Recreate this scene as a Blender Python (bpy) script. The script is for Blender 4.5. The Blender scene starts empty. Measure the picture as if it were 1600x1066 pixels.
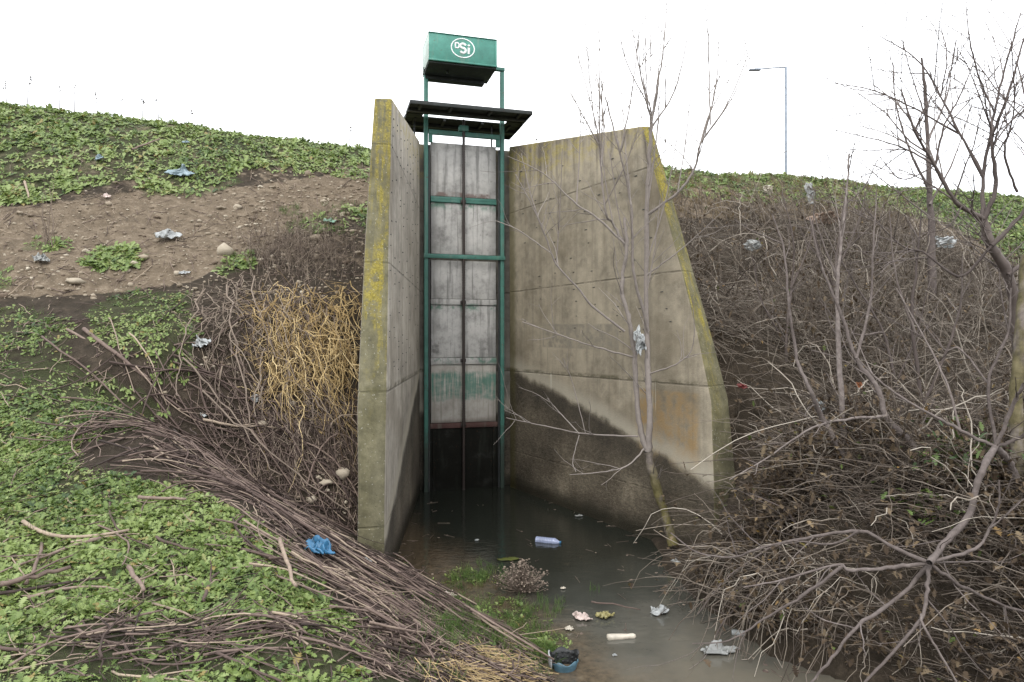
import bpy, math, random
import numpy as np
from mathutils import Vector

random.seed(7)
RNG = np.random.default_rng(7)
U = RNG.uniform
SC = bpy.context.scene
COL = SC.collection
F = 1067.0            # focal length in photo pixels (24 mm lens, 1600 px wide)
CAMZ = 2.3            # eye height above the water

# ------------------------------------------------------------------ basics
def P(px, py, Y):
    return np.array([(px - 800.0) / F * Y, Y, CAMZ + (533.0 - py) / F * Y])

def proj(p):
    p = np.asarray(p, float)
    Y = np.maximum(p[..., 1], 0.05)
    return 800 + F * p[..., 0] / Y, 533 - F * (p[..., 2] - CAMZ) / Y

def _hash(ix, iy, seed):
    h = (ix * 374761393 + iy * 668265263 + seed * 1442695041) & 0xFFFFFFFF
    h = ((h ^ (h >> 13)) * 1274126177) & 0xFFFFFFFF
    h = h ^ (h >> 16)
    return (h & 0xFFFF) / 65535.0

def vnoise(x, y, seed=0):
    xi = np.floor(x).astype(np.int64); yi = np.floor(y).astype(np.int64)
    fx = x - xi; fy = y - yi
    fx = fx * fx * (3 - 2 * fx); fy = fy * fy * (3 - 2 * fy)
    a = _hash(xi, yi, seed); b = _hash(xi + 1, yi, seed)
    c = _hash(xi, yi + 1, seed); d = _hash(xi + 1, yi + 1, seed)
    return (a * (1 - fx) + b * fx) * (1 - fy) + (c * (1 - fx) + d * fx) * fy

def fbm(x, y, seed=0, oct=4):
    s = 0; a = 0.5; t = 0
    for i in range(oct):
        s = s + a * vnoise(x * 2 ** i, y * 2 ** i, seed + i); t += a; a *= 0.5
    return s / t

def inpoly(px, py, poly):
    r = np.zeros(np.shape(px), bool)
    n = len(poly)
    for i in range(n):
        x1, y1 = poly[i]; x2, y2 = poly[(i + 1) % n]
        if y1 == y2: continue
        c = ((y1 > py) != (y2 > py)) & (px < (x2 - x1) * (py - y1) / (y2 - y1) + x1)
        r ^= c
    return r

def polydist(px, py, poly, closed=True):
    d = np.full(np.shape(px), 1e9)
    n = len(poly)
    for i in range(n if closed else n - 1):
        x1, y1 = poly[i]; x2, y2 = poly[(i + 1) % n]
        L2 = (x2 - x1) ** 2 + (y2 - y1) ** 2 + 1e-12
        t = np.clip(((px - x1) * (x2 - x1) + (py - y1) * (y2 - y1)) / L2, 0, 1)
        d = np.minimum(d, np.hypot(px - x1 - t * (x2 - x1), py - y1 - t * (y2 - y1)))
    return d

# ------------------------------------------------------------------ node helper
class NT:
    def __init__(s, name):
        s.mat = bpy.data.materials.new(name); s.mat.use_nodes = True
        s.t = s.mat.node_tree; s.t.nodes.clear()
        s.out = s.t.nodes.new('ShaderNodeOutputMaterial')
        s.b = s.t.nodes.new('ShaderNodeBsdfPrincipled')
        s.t.links.new(s.b.outputs[0], s.out.inputs[0])
        s._tc = None
    def node(s, ty): return s.t.nodes.new(ty)
    def put(s, sock, v):
        if hasattr(v, 'is_linked') or isinstance(v, bpy.types.NodeSocket): s.t.links.new(v, sock)
        elif isinstance(v, (tuple, list)):
            v = tuple(v)
            sock.default_value = v if len(v) == len(sock.default_value) else (v + (1,))[:len(sock.default_value)]
        else: sock.default_value = v
    def tc(s, o='Object'):
        if s._tc is None: s._tc = s.node('ShaderNodeTexCoord')
        return s._tc.outputs[o]
    def mp(s, scale=(1, 1, 1), loc=(0, 0, 0), vec=None):
        m = s.node('ShaderNodeMapping'); s.put(m.inputs[0], vec or s.tc())
        m.inputs['Scale'].default_value = scale; m.inputs['Location'].default_value = loc
        return m.outputs[0]
    def noise(s, scale, detail=6, rough=.6, vec=None, dist=0):
        n = s.node('ShaderNodeTexNoise'); s.put(n.inputs['Vector'], vec or s.tc())
        n.inputs['Scale'].default_value = scale; n.inputs['Detail'].default_value = detail
        n.inputs['Roughness'].default_value = rough; n.inputs['Distortion'].default_value = dist
        return n.outputs[0]
    def voro(s, scale, vec=None, feature='F1', out='Distance'):
        n = s.node('ShaderNodeTexVoronoi'); n.feature = feature
        s.put(n.inputs['Vector'], vec or s.tc()); n.inputs['Scale'].default_value = scale
        return n.outputs[out]
    def m(s, op, a, b=0.0, c=0.0, clamp=False):
        n = s.node('ShaderNodeMath'); n.operation = op; n.use_clamp = clamp
        s.put(n.inputs[0], a); s.put(n.inputs[1], b); s.put(n.inputs[2], c)
        return n.outputs[0]
    def step(s, v, lo, hi):
        n = s.node('ShaderNodeMapRange'); n.interpolation_type = 'SMOOTHSTEP'
        s.put(n.inputs[0], v); s.put(n.inputs[1], lo); s.put(n.inputs[2], hi)
        return n.outputs[0]
    def mix(s, f, a, b, mode='MIX'):
        n = s.node('ShaderNodeMix'); n.data_type = 'RGBA'; n.blend_type = mode
        s.put(n.inputs[0], f); s.put(n.inputs[6], a); s.put(n.inputs[7], b)
        return n.outputs[2]
    def ramp(s, f, stops):
        n = s.node('ShaderNodeValToRGB'); s.put(n.inputs[0], f)
        e = n.color_ramp.elements
        while len(e) < len(stops): e.new(0.5)
        for q, (p, c) in zip(e, stops): q.position = p; q.color = (*c, 1)
        return n.outputs[0]
    def attr(s, name):
        n = s.node('ShaderNodeAttribute'); n.attribute_name = name
        return n.outputs['Fac']
    def xyz(s, v=None):
        n = s.node('ShaderNodeSeparateXYZ'); s.put(n.inputs[0], v or s.tc()); return n.outputs
    def bump(s, h, strength=.5, dist=.02, prev=None):
        n = s.node('ShaderNodeBump'); s.put(n.inputs['Height'], h)
        n.inputs['Strength'].default_value = strength; n.inputs['Distance'].default_value = dist
        if prev is not None: s.put(n.inputs['Normal'], prev)
        return n.outputs[0]
    def fin(s, col, rough=.8, normal=None, spec=.3, metal=0.0, translucent=0.0):
        s.put(s.b.inputs['Base Color'], col); s.put(s.b.inputs['Roughness'], rough)
        s.put(s.b.inputs['Specular IOR Level'], spec); s.put(s.b.inputs['Metallic'], metal)
        if normal is not None: s.put(s.b.inputs['Normal'], normal)
        if translucent:
            tr = s.node('ShaderNodeBsdfTranslucent'); s.put(tr.inputs[0], col)
            mx = s.node('ShaderNodeMixShader'); mx.inputs[0].default_value = translucent
            s.t.links.new(s.b.outputs[0], mx.inputs[1]); s.t.links.new(tr.outputs[0], mx.inputs[2])
            s.t.links.new(mx.outputs[0], s.out.inputs[0])
        return s.mat

# ------------------------------------------------------------------ mesh helper
def tag(o, label=None, cat=None, group=None, kind=None):
    if label: o['label'] = label
    if cat: o['category'] = cat
    if group: o['group'] = group
    if kind: o['kind'] = kind
    return o

class MB:
    """collects vertices and faces, then links them as one mesh object"""
    def __init__(s): s.V = []; s.Q = []; s.T = []; s.N = []; s.R = []; s.n = 0
    def add(s, V, quads=None, tris=None, ngons=None, rnd=None):
        V = np.asarray(V, float).reshape(-1, 3)
        if quads is not None and len(quads): s.Q.append(np.asarray(quads, np.int64) + s.n)
        if tris is not None and len(tris): s.T.append(np.asarray(tris, np.int64) + s.n)
        if ngons: s.N += [[i + s.n for i in f] for f in ngons]
        s.V.append(V); s.R.append(np.broadcast_to(np.asarray(0.5 if rnd is None else rnd, float), (len(V),)))
        s.n += len(V)
        return s
    def tubes(s, Pts, R, k=5, rnd=None, cap=False):
        Pts = np.asarray(Pts, float); N, S, _ = Pts.shape
        R = np.broadcast_to(np.asarray(R, float), (N, S))
        T = np.gradient(Pts, axis=1); T /= np.linalg.norm(T, axis=2, keepdims=True) + 1e-9
        mean = T.mean(1)
        ref = np.where(np.abs(mean[:, 2:3]) > .8, [[1., 0, 0]], [[0, 0, 1.]])[:, None, :]
        A = np.cross(T, np.broadcast_to(ref, T.shape)); A /= np.linalg.norm(A, axis=2, keepdims=True) + 1e-9
        B = np.cross(T, A)
        a = np.arange(k) / k * 2 * np.pi
        V = Pts[:, :, None] + R[:, :, None, None] * (A[:, :, None] * np.cos(a)[:, None] + B[:, :, None] * np.sin(a)[:, None])
        base = (np.arange(N) * S * k)[:, None, None] + (np.arange(S - 1) * k)[None, :, None]
        j = np.arange(k)[None, None, :]; j2 = (np.arange(k) + 1) % k
        q = np.stack([base + j, base + j2[None, None], base + k + j2[None, None], base + k + j], -1).reshape(-1, 4)
        r = None if rnd is None else np.repeat(np.broadcast_to(rnd, (N,)), S * k)
        ng = None
        if cap:
            ng = []
            for i in range(N):
                o = i * S * k
                ng.append([o + t for t in range(k)][::-1]); ng.append([o + (S - 1) * k + t for t in range(k)])
        return s.add(V.reshape(-1, 3), quads=q, ngons=ng, rnd=r)
    def box(s, x0, x1, y0, y1, z0, z1):
        v = [(x, y, z) for z in (z0, z1) for y in (y0, y1) for x in (x0, x1)]
        q = [(0, 2, 3, 1), (4, 5, 7, 6), (0, 1, 5, 4), (2, 6, 7, 3), (0, 4, 6, 2), (1, 3, 7, 5)]
        return s.add(v, quads=q)
    def build(s, name, mat, parent=None, smooth=False, loc=None, bevel=0, rot=None):
        me = bpy.data.meshes.new(name)
        V = np.concatenate(s.V)
        loops = []; starts = []; totals = []; c = 0
        for arr, k in ((s.Q, 4), (s.T, 3)):
            if arr:
                a = np.concatenate(arr); loops.append(a.ravel())
                starts.append(c + np.arange(len(a)) * k); totals.append(np.full(len(a), k)); c += a.size
        for f in s.N:
            loops.append(np.array(f)); starts.append(np.array([c])); totals.append(np.array([len(f)])); c += len(f)
        L = np.concatenate(loops); ST = np.concatenate(starts); TT = np.concatenate(totals)
        me.vertices.add(len(V)); me.vertices.foreach_set('co', V.astype(np.float32).ravel())
        me.loops.add(len(L)); me.loops.foreach_set('vertex_index', L.astype(np.int32))
        me.polygons.add(len(ST)); me.polygons.foreach_set('loop_start', ST.astype(np.int32))
        me.polygons.foreach_set('loop_total', TT.astype(np.int32))
        if smooth: me.polygons.foreach_set('use_smooth', np.ones(len(ST), bool))
        at = me.attributes.new('rnd', 'FLOAT', 'POINT')
        at.data.foreach_set('value', np.concatenate(s.R).astype(np.float32))
        me.update(calc_edges=True); me.validate()
        if mat: me.materials.append(mat)
        o = bpy.data.objects.new(name, me); COL.objects.link(o)
        if parent: o.parent = parent
        if loc is not None: o.location = loc
        if rot is not None: o.rotation_euler = rot
        if bevel:
            b = o.modifiers.new('bevel', 'BEVEL'); b.width = bevel; b.segments = 2; b.limit_method = 'ANGLE'
        return o

def empty(name, loc=(0, 0, 0), rz=0):
    o = bpy.data.objects.new(name, None); COL.objects.link(o)
    o.location = loc; o.rotation_euler = (0, 0, rz); o.empty_display_size = .2
    return o

# ------------------------------------------------------------------ terrain shape
G = np.array([-0.73, 10.56]); GA = math.radians(15.6)
DX, DY = math.cos(GA), math.sin(GA)
def uv(x, y):
    return (x - G[0]) * DX + (y - G[1]) * DY, (x - G[0]) * DY - (y - G[1]) * DX

CHANNEL = [(-1.58, 10.66), (-1.52, 10.40), (-1.33, 7.45), (-1.12, 7.05), (-.82, 6.6), (-.46, 6.15), (.02, 5.4), (.23, 4.84), (.4, 4.3), (.9, 3.2), (2.2, 1.5), (5, -.5),
           (14, -5), (40, -14), (40, -8), (15, -1), (6, 2.2), (3.6, 3.7), (2.4, 4.45), (1.9, 4.94), (1.66, 5.9), (1.53, 6.9), (1.60, 7.4), (1.58, 8.1), (.10, 10.83), (-.05, 11.07)]
PV = [-400, -30, -6, -2.6, -1.5, 0, .5, 2.2, 4.5, 7, 10.4, 20, 400]
PZ = [5.2, 5.4, 5.72, 5.8, 5.62, 4.6, 4.15, 2.85, 1.5, .95, .7, .6, .6]
BETWEEN = [(-1.6, 10.7), (-1.40, 7.45), (-1.32, 6.2), (-.5, 5.5), (1.5, 6.0), (2.23, 7.12), (.14, 10.86)]
def height(x, y):
    x = np.asarray(x, float); y = np.asarray(y, float)
    u, v = uv(x, y)
    pr = sum(np.interp(v + o, PV, PZ) for o in (-.45, -.2, 0, .2, .45)) / 5
    pr = pr + .28 * np.exp(-((u + 7.5) / 2.6) ** 2 - ((v + 2) / 1.6) ** 2) + .18 * np.exp(-((u - 2.7) / 1.3) ** 2 - ((v + 2) / 1.5) ** 2)
    d = polydist(x, y, CHANNEL); ins = inpoly(x, y, CHANNEL)
    xc = np.interp(-y, [-10.5, -7, -5.5, -4.5, -3, -1.5, .5, 5], [-.7, .3, .9, 1.3, 2, 3.5, 5.5, 14])
    right = x > xc
    btw = inpoly(x, y, BETWEEN)
    bonus = np.where(right, np.maximum(0, 3.9 - v) * 1.6, np.maximum(0, 3.65 - v) * 1.9)
    bonus = np.where(btw, 0, bonus)      # bare stream bed between the two wing walls
    lim = np.where(right, np.where(btw, .38, .95) * d, .6 * d + .12 * np.maximum(0, d - 1.6)) + bonus + .02
    prr = np.where(right & ~btw, np.maximum(pr, np.minimum(1.35, .7 + .1 * d)), pr)
    k = .22
    h = np.clip(.5 + .5 * (lim - prr) / k, 0, 1)
    z = lim * (1 - h) + prr * h - k * h * (1 - h)
    n = (fbm(x * .55, y * .55, 3, 3) - .5) * .22 + (fbm(x * 2.3, y * 2.3, 11, 3) - .5) * .13 + (fbm(x * 9, y * 9, 21, 3) - .5) * .045
    n = n * np.clip(d * 1.6, .12, 1)
    z = z + n
    back = np.exp(-(np.maximum(0, np.abs(u) - 1.0) / .35) ** 2) * ((v < 0.05) & (v > -1.1))
    z = z * (1 - back) + np.minimum(z, 5.15) * back
    zin = -.05 - .5 * np.minimum(d, .8) + (fbm(x * 3, y * 3, 31, 3) - .5) * .06
    return np.where(ins, zin, z)

GX0, GY0, GS = -18.0, .3, .05
gx = np.arange(GX0, 22, GS); gy = np.arange(GY0, 22, GS)
HG = height(*np.meshgrid(gx, gy, indexing='ij'))
def hz(x, y):
    fx = np.clip((np.asarray(x, float) - GX0) / GS, 0, len(gx) - 2.001); fy = np.clip((np.asarray(y, float) - GY0) / GS, 0, len(gy) - 2.001)
    i = fx.astype(int); j = fy.astype(int); a = fx - i; b = fy - j
    return (HG[i, j] * (1 - a) + HG[i + 1, j] * a) * (1 - b) + (HG[i, j + 1] * (1 - a) + HG[i + 1, j + 1] * a) * b

def hit(px, py):
    """the ground (or water) point seen at a photo pixel"""
    px = np.atleast_1d(np.asarray(px, float)); py = np.atleast_1d(np.asarray(py, float))
    Y = np.arange(1.2, 21, .03)
    x = (px[:, None] - 800) / F * Y; z = CAMZ + (533 - py[:, None]) / F * Y
    below = z <= np.maximum(hz(x, np.broadcast_to(Y, x.shape)), 0)
    i = np.where(below.any(1), below.argmax(1), len(Y) - 1)
    yy = Y[i]; xx = (px - 800) / F * yy
    return np.stack([xx, yy, np.maximum(hz(xx, yy), 0)], -1)
def hit1(px, py): return hit(px, py)[0]

# vegetation patches on the ground (outlined where they lie, seen from the bank)
GREEN = [
    ([(-900, 565), (0, 570), (70, 560), (190, 590), (265, 640), (240, 665), (120, 690), (130, 735), (300, 765), (375, 800), (450, 850), (500, 900), (510, 945), (620, 1000), (690, 1080), (700, 1500), (-900, 1500)], 1.0),
    ([(130, 485), (200, 452), (300, 458), (315, 520), (295, 600), (240, 600), (230, 560), (150, 540)], .85),
    ([(-900, 470), (40, 480), (120, 505), (110, 565), (-900, 600)], .7),
    ([(-900, 100), (580, 100), (580, 262), (440, 262), (330, 270), (190, 285), (120, 300), (60, 318), (-900, 330)], .92),
    ([(205, 292), (260, 278), (350, 270), (385, 283), (330, 305), (230, 307)], 1.0),
    ([(125, 412), (160, 385), (215, 388), (222, 415), (150, 428)], .9),
    ([(30, 392), (50, 374), (106, 376), (106, 392)], .9), ([(-900, 420), (20, 420), (18, 455), (-900, 455)], .9),
    ([(328, 420), (360, 395), (395, 400), (392, 425), (345, 432)], .8),
    ([(450, 350), (500, 335), (575, 318), (575, 360), (470, 365)], .5),
    ([(1030, 100), (3000, 100), (3000, 430), (1600, 420), (1480, 350), (1330, 318), (1180, 296), (1040, 282)], .95),
]
PATH = [(-900, 480), (-900, 330), (60, 322), (200, 300), (400, 292), (580, 262), (580, 310), (480, 345), (400, 390), (300, 440), (150, 462)]
def greenmask(px, py):
    m = np.zeros(np.shape(px))
    for poly, dn in GREEN: m = np.maximum(m, inpoly(px, py, poly) * dn)
    return m

# ------------------------------------------------------------------ materials
def mat_ground():
    t = NT('earth')
    n1 = t.noise(1.3, 8, .65); n2 = t.noise(9, 8, .7); n3 = t.noise(60, 4, .7)
    dry = t.ramp(n2, [(.25, (.076, .060, .042)), (.5, (.140, .108, .075)), (.75, (.25, .20, .145))])
    dark = t.ramp(n2, [(.25, (.018, .015, .010)), (.55, (.046, .036, .026)), (.8, (.095, .074, .052))])
    mask = t.step(t.m('ADD', t.attr('path'), t.m('MULTIPLY', t.m('ADD', t.m('SUBTRACT', n1, .5), t.m('MULTIPLY', t.m('SUBTRACT', n2, .5), .8)), 1.3)), .3, .7)
    c = t.mix(mask, dark, dry)
    gm = t.step(t.m('ADD', t.attr('green'), t.m('MULTIPLY', t.m('SUBTRACT', n2, .5), 1.2)), .5, .9)
    c = t.mix(t.m('MULTIPLY', gm, .4), c, t.ramp(n3, [(.3, (.02, .035, .01)), (.7, (.06, .085, .025))]))
    peb = t.step(t.voro(38), .22, .12)
    c = t.mix(t.m('MULTIPLY', peb, t.m('MULTIPLY', mask, .5)), c, (.33, .29, .23))
    h = t.m('ADD', t.m('MULTIPLY', n2, .6), t.m('MULTIPLY', n3, .35))
    return t.fin(c, .95, t.bump(h, .9, .05), .15)

def mat_rnd(name, stops, rough=.8, spec=.25, translucent=0, noisy=None, bump=0, wet=None):
    t = NT(name)
    f = t.attr('rnd')
    if noisy: f = t.m('ADD', f, t.m('MULTIPLY', t.m('SUBTRACT', t.noise(noisy[0], 5, .65), .5), noisy[1]), clamp=True)
    c = t.ramp(f, stops)
    nrm = t.bump(t.noise(noisy[0] if noisy else 30, 5), bump, .01) if bump else None
    return t.fin(c, rough, nrm, spec, 0, translucent)

M = {}
M['earth'] = mat_ground()
M['weed'] = mat_rnd('weed_leaf', [(0, (.036, .070, .018)), (.3, (.105, .158, .036)), (.65, (.19, .25, .066)), (.93, (.27, .335, .13)), (1, (.24, .19, .06))], .5, .45, .25)
M['grass'] = mat_rnd('grass_blade', [(0, (.04, .08, .02)), (.6, (.10, .17, .04)), (1, (.2, .2, .08))], .6, .3, .2)
M['stick'] = mat_rnd('dry_stem', [(0, (.034, .024, .020)), (.45, (.100, .070, .059)), (.75, (.19, .14, .115)), (1, (.34, .27, .20))], .75, .25, 0, (28, .6), .5)
M['straw'] = mat_rnd('straw', [(0, (.22, .15, .075)), (1, (.5, .38, .2))], .8, .2)
M['straw2'] = mat_rnd('dry_grass_blade', [(0, (.07, .05, .028)), (.6, (.17, .125, .07)), (1, (.3, .24, .14))], .8, .2)
M['root'] = mat_rnd('pale_root', [(0, (.12, .080, .038)), (.35, (.34, .235, .105)), (.75, (.55, .41, .20)), (1, (.66, .52, .29))], .75, .2, 0, (18, .5), .2)
M['greyroot'] = mat_rnd('grey_root', [(0, (.07, .05, .042)), (.6, (.17, .132, .105)), (1, (.3, .245, .19))], .8, .2, 0, (18, .4), .2)
M['cane'] = mat_rnd('bramble_cane', [(0, (.038, .029, .023)), (.45, (.105, .083, .066)), (.8, (.225, .188, .15)), (1, (.40, .355, .295))], .75, .25, 0, (10, .35))
M['deadleaf'] = mat_rnd('dead_leaf', [(0, (.035, .024, .016)), (.5, (.105, .075, .048)), (.85, (.19, .145, .09)), (.93, (.22, .13, .04)), (1, (.08, .11, .03))], .8, .2, .15)
M['bark'] = mat_rnd('grey_bark', [(0, (.045, .036, .032)), (.5, (.135, .112, .102)), (.85, (.25, .215, .195)), (1, (.36, .32, .29))], .85, .15, 0, (22, .95), .8)
M['paletwig'] = mat_rnd('pale_twig', [(0, (.10, .085, .075)), (.5, (.23, .20, .178)), (1, (.40, .36, .33))], .8, .2, 0, (20, .6), .3)
M['darkbark'] = mat_rnd('dark_bark', [(0, (.03, .024, .022)), (.5, (.095, .075, .067)), (1, (.22, .185, .165))], .75, .25, 0, (7, .6), .4)
M['pebble'] = mat_rnd('stone', [(0, (.12, .09, .065)), (.5, (.26, .215, .16)), (1, (.42, .37, .29))], .9, .2, 0, (25, .4), .4)

def mossbark(zt=1.1, z0=.55, amt=1.0):
    t = NT('mossy_bark'); n = t.noise(9, 7, .7); z = t.xyz()[2]
    c = t.ramp(n, [(.3, (.04, .032, .027)), (.5, (.125, .105, .092)), (.72, (.26, .225, .195))])
    mk = t.m('MULTIPLY', t.step(t.noise(5, 6, .65, t.mp((1, 1, .5))), .36, .54), t.step(z, zt, z0))
    return t.fin(t.mix(t.m('MULTIPLY', mk, amt), c, t.ramp(n, [(.3, (.06, .055, .016)), (.7, (.17, .145, .04))])), .85, t.bump(n, .5, .01), .2)
M['mossbark'] = mossbark(1.1, .4, .8); M['mosstrunk'] = mossbark(3.4, 2.2, .6)

def mat_concrete(name, tint, lichen_end=0, lichen_top=0, damp=None, streak=.5, rust=None, corner=False, hi=1.0, soil=None):
    """board-marked concrete; object axes: x along the wall, z up"""
    t = NT(name); X = t.xyz(); x, z = X[0], X[2]
    nb = t.noise(1.1, 9, .62); nm = t.noise(7, 8, .68); nf = t.noise(55, 5, .7)
    st = t.noise(1.0, 7, .62, t.mp((9, 9, .35)))
    st2 = t.noise(1.0, 5, .6, t.mp((2.4, 2.4, .16), (3, 1, 5)))
    T = np.array(tint)
    base = t.ramp(t.m('ADD', t.m('MULTIPLY', nb, .55), t.m('MULTIPLY', nm, .45)), [(.36, tuple(T * .55)), (.5, tuple(T)), (.64, tuple(T * 1.38 * hi))])
    c = t.mix(t.m('MULTIPLY', t.step(st, .46, .68), streak), base, tuple(T * .42))
    c = t.mix(t.m('MULTIPLY', t.step(st2, .52, .7), streak * .9), c, tuple(T * np.array([.40, .36, .30])))
    c = t.mix(t.m('MULTIPLY', t.step(st2, .44, .30), .35), c, tuple(np.minimum(T * 1.45, .6)))
    bl = t.noise(.8, 5, .55, t.mp((1, 1, 1.5), (7, 3, 2)))
    c = t.mix(t.m('MULTIPLY', t.step(bl, .52, .66), .45), c, tuple(T * np.array([.5, .47, .42])))
    c = t.mix(t.m('MULTIPLY', t.step(bl, .46, .34), .4), c, tuple(T * 1.5))
    # board joints and bug holes
    pz = t.m('PINGPONG', t.m('ADD', t.m('ADD', z, .65), t.m('MULTIPLY', nm, .012)), .62)
    jo = t.m('MULTIPLY', t.step(pz, .016, .004), t.step(nm, .38, .55))
    c = t.mix(t.m('MULTIPLY', jo, .55), c, tuple(T * .3))
    px_ = t.m('PINGPONG', x, .55)
    c = t.mix(t.m('MULTIPLY', t.m('MULTIPLY', t.step(px_, .012, .003), t.step(nm, .4, .6)), .4), c, tuple(T * .35))
    hole = t.m('MULTIPLY', t.step(t.voro(16), .10, .06), t.step(t.noise(4, 3), .5, .6))
    c = t.mix(t.m('MULTIPLY', hole, .75), c, tuple(T * .2))
    hgt = t.m('ADD', t.m('MULTIPLY', nm, .45), t.m('MULTIPLY', nf, .35))
    hgt = t.m('SUBTRACT', hgt, t.m('ADD', t.m('MULTIPLY', jo, .5), t.m('MULTIPLY', hole, .6)))
    if rust:
        x0, x1, z0, z1 = rust
        rm = t.m('MULTIPLY', t.m('MULTIPLY', t.step(x, x0, x0 + .12), t.step(x, x1, x1 - .1)), t.m('MULTIPLY', t.step(z, z0, z0 + .3), t.step(z, z1 + .02, z1 - .02)))
        rm = t.m('MULTIPLY', rm, t.step(nb, .34, .56))
        c = t.mix(t.m('MULTIPLY', t.m('MULTIPLY', rm, t.step(nm, .32, .6)), .8), c, (.27, .175, .075))
    if soil:   # earth-stained top edge streaks
        c = t.mix(t.m('MULTIPLY', t.step(t.m('ADD', z, t.m('MULTIPLY', t.m('SUBTRACT', st, .5), 2.6)), soil, soil + .9), .75), c, (.055, .045, .034))
    if damp:   # old flood line: pale edge over dark, rough, silted concrete
        a, b, kx = damp
        line = t.m('SUBTRACT', t.m('ADD', z, t.m('MULTIPLY', t.m('MAXIMUM', x, 0), b)), a)
        line = t.m('ADD', line, t.m('MULTIPLY', t.m('SUBTRACT', nb, .5), .34))
        line = t.m('ADD', line, t.m('MULTIPLY', t.m('SUBTRACT', nm, .5), .07))
        pale = t.m('MULTIPLY', t.step(line, -.05, .05), t.step(line, .30, .06))
        c = t.mix(t.m('MULTIPLY', pale, .7), c, (.40, .365, .29))
        # construction joint with moss, lime runs below it, and a patched strip above
        jd = t.m('ABSOLUTE', t.m('SUBTRACT', t.m('SUBTRACT', z, 1.85), t.m('MULTIPLY', t.m('SUBTRACT', nm, .5), .05)))
        jm = t.m('MULTIPLY', t.step(jd, .04, .004), t.step(t.noise(5, 6, .7), .40, .60))
        c = t.mix(t.m('MULTIPLY', jm, .7), c, (.06, .055, .028))
        run = t.m('MULTIPLY', t.step(t.noise(1, 4, .6, t.mp((8, 8, .3), (5, 5, 0))), .62, .68), t.m('MULTIPLY', t.step(z, 1.35, 1.6), t.step(z, 1.86, 1.82)))
        c = t.mix(t.m('MULTIPLY', run, .6), c, (.46, .43, .36))
        pt = t.m('MULTIPLY', t.m('MULTIPLY', t.step(x, .95, 1.0), t.step(x, 2.75, 2.7)), t.m('MULTIPLY', t.step(t.m('ADD', z, t.m('MULTIPLY', x, .02)), 2.22, 2.25), t.step(t.m('ADD', z, t.m('MULTIPLY', x, .02)), 2.58, 2.55)))
        if rust: c = t.mix(t.m('MULTIPLY', pt, t.step(nm, .36, .60)), c, tuple(T * np.array([.74, .76, .80])))
        dk = t.step(line, .05, -.09)
        spk = t.noise(15, 9, .85, t.mp((1, 1, 1.8)))
        wet = t.ramp(t.m('ADD', t.m('MULTIPLY', nb, .45), t.m('MULTIPLY', spk, .55)), [(.40, (.024, .020, .015)), (.48, (.074, .060, .043)), (.55, (.135, .112, .080)), (.62, (.26, .22, .16))])
        wet = t.mix(t.m('MULTIPLY', t.step(line, -.55, -.08), .6), wet, (.034, .029, .022))
        c = t.mix(t.m('MULTIPLY', dk, kx), c, wet)
        hgt = t.m('ADD', hgt, t.m('MULTIPLY', dk, t.m('MULTIPLY', nf, 1.2)))
    wl = t.step(t.m('ADD', z, t.m('MULTIPLY', nm, .25)), .42, .18)      # wet, weedy foot at the waterline
    c = t.mix(t.m('MULTIPLY', wl, .8), c, (.022, .021, .014))
    if lichen_end or lichen_top:
        N = t.xyz(t.tc('Normal'))
        lic = t.ramp(nf, [(.32, (.10, .085, .02)), (.5, (.235, .19, .034)), (.68, (.36, .30, .07))])
        ol = t.ramp(nm, [(.3, (.05, .048, .024)), (.55, (.115, .105, .055)), (.75, (.18, .165, .095))])
        if lichen_end:
            em = t.step(N[0], .5, .8)
            c = t.mix(t.m('MULTIPLY', em, .88), c, ol)
            lm = t.m('MULTIPLY', em, t.step(t.noise(1, 7, .68, t.mp((1, 11, 1.1), (2, 4, 1))), .41, .56))
            lm = t.m('MULTIPLY', lm, t.step(z, 1.2, 2.6)); lm = t.m('MULTIPLY', lm, t.step(t.noise(1.3, 4, .6, t.mp((1, 2.5, 1))), .38, .56))
            lm = t.m('MULTIPLY', lm, t.step(t.noise(13, 6, .7), .36, .52))
            c = t.mix(t.m('MULTIPLY', lm, lichen_end), c, lic)
            sp = t.m('MULTIPLY', em, t.step(t.voro(28), .17, .10))
            c = t.mix(t.m('MULTIPLY', sp, .6), c, (.36, .35, .30))
        if lichen_top:
            edge = t.m('MULTIPLY', t.step(z, 4.45, 4.9), t.step(nm, .45, .6))
            tm = t.m('MAXIMUM', t.m('MULTIPLY', t.step(N[2], .4, .7), .9), t.m('MULTIPLY', edge, .7))
            c = t.mix(t.m('MULTIPLY', tm, lichen_top), c, lic)
    if corner:
        cm = t.m('MULTIPLY', t.step(t.m('ADD', x, t.m('MULTIPLY', nm, .1)), .30, .16), t.step(nb, .3, .5))
        c = t.mix(t.m('MULTIPLY', cm, .6), c, (.085, .075, .022))
    rg = t.m('SUBTRACT', .92, t.m('MULTIPLY', wl, .45))
    return t.fin(c, rg, t.bump(hgt, .55, .025), .25)

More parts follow.
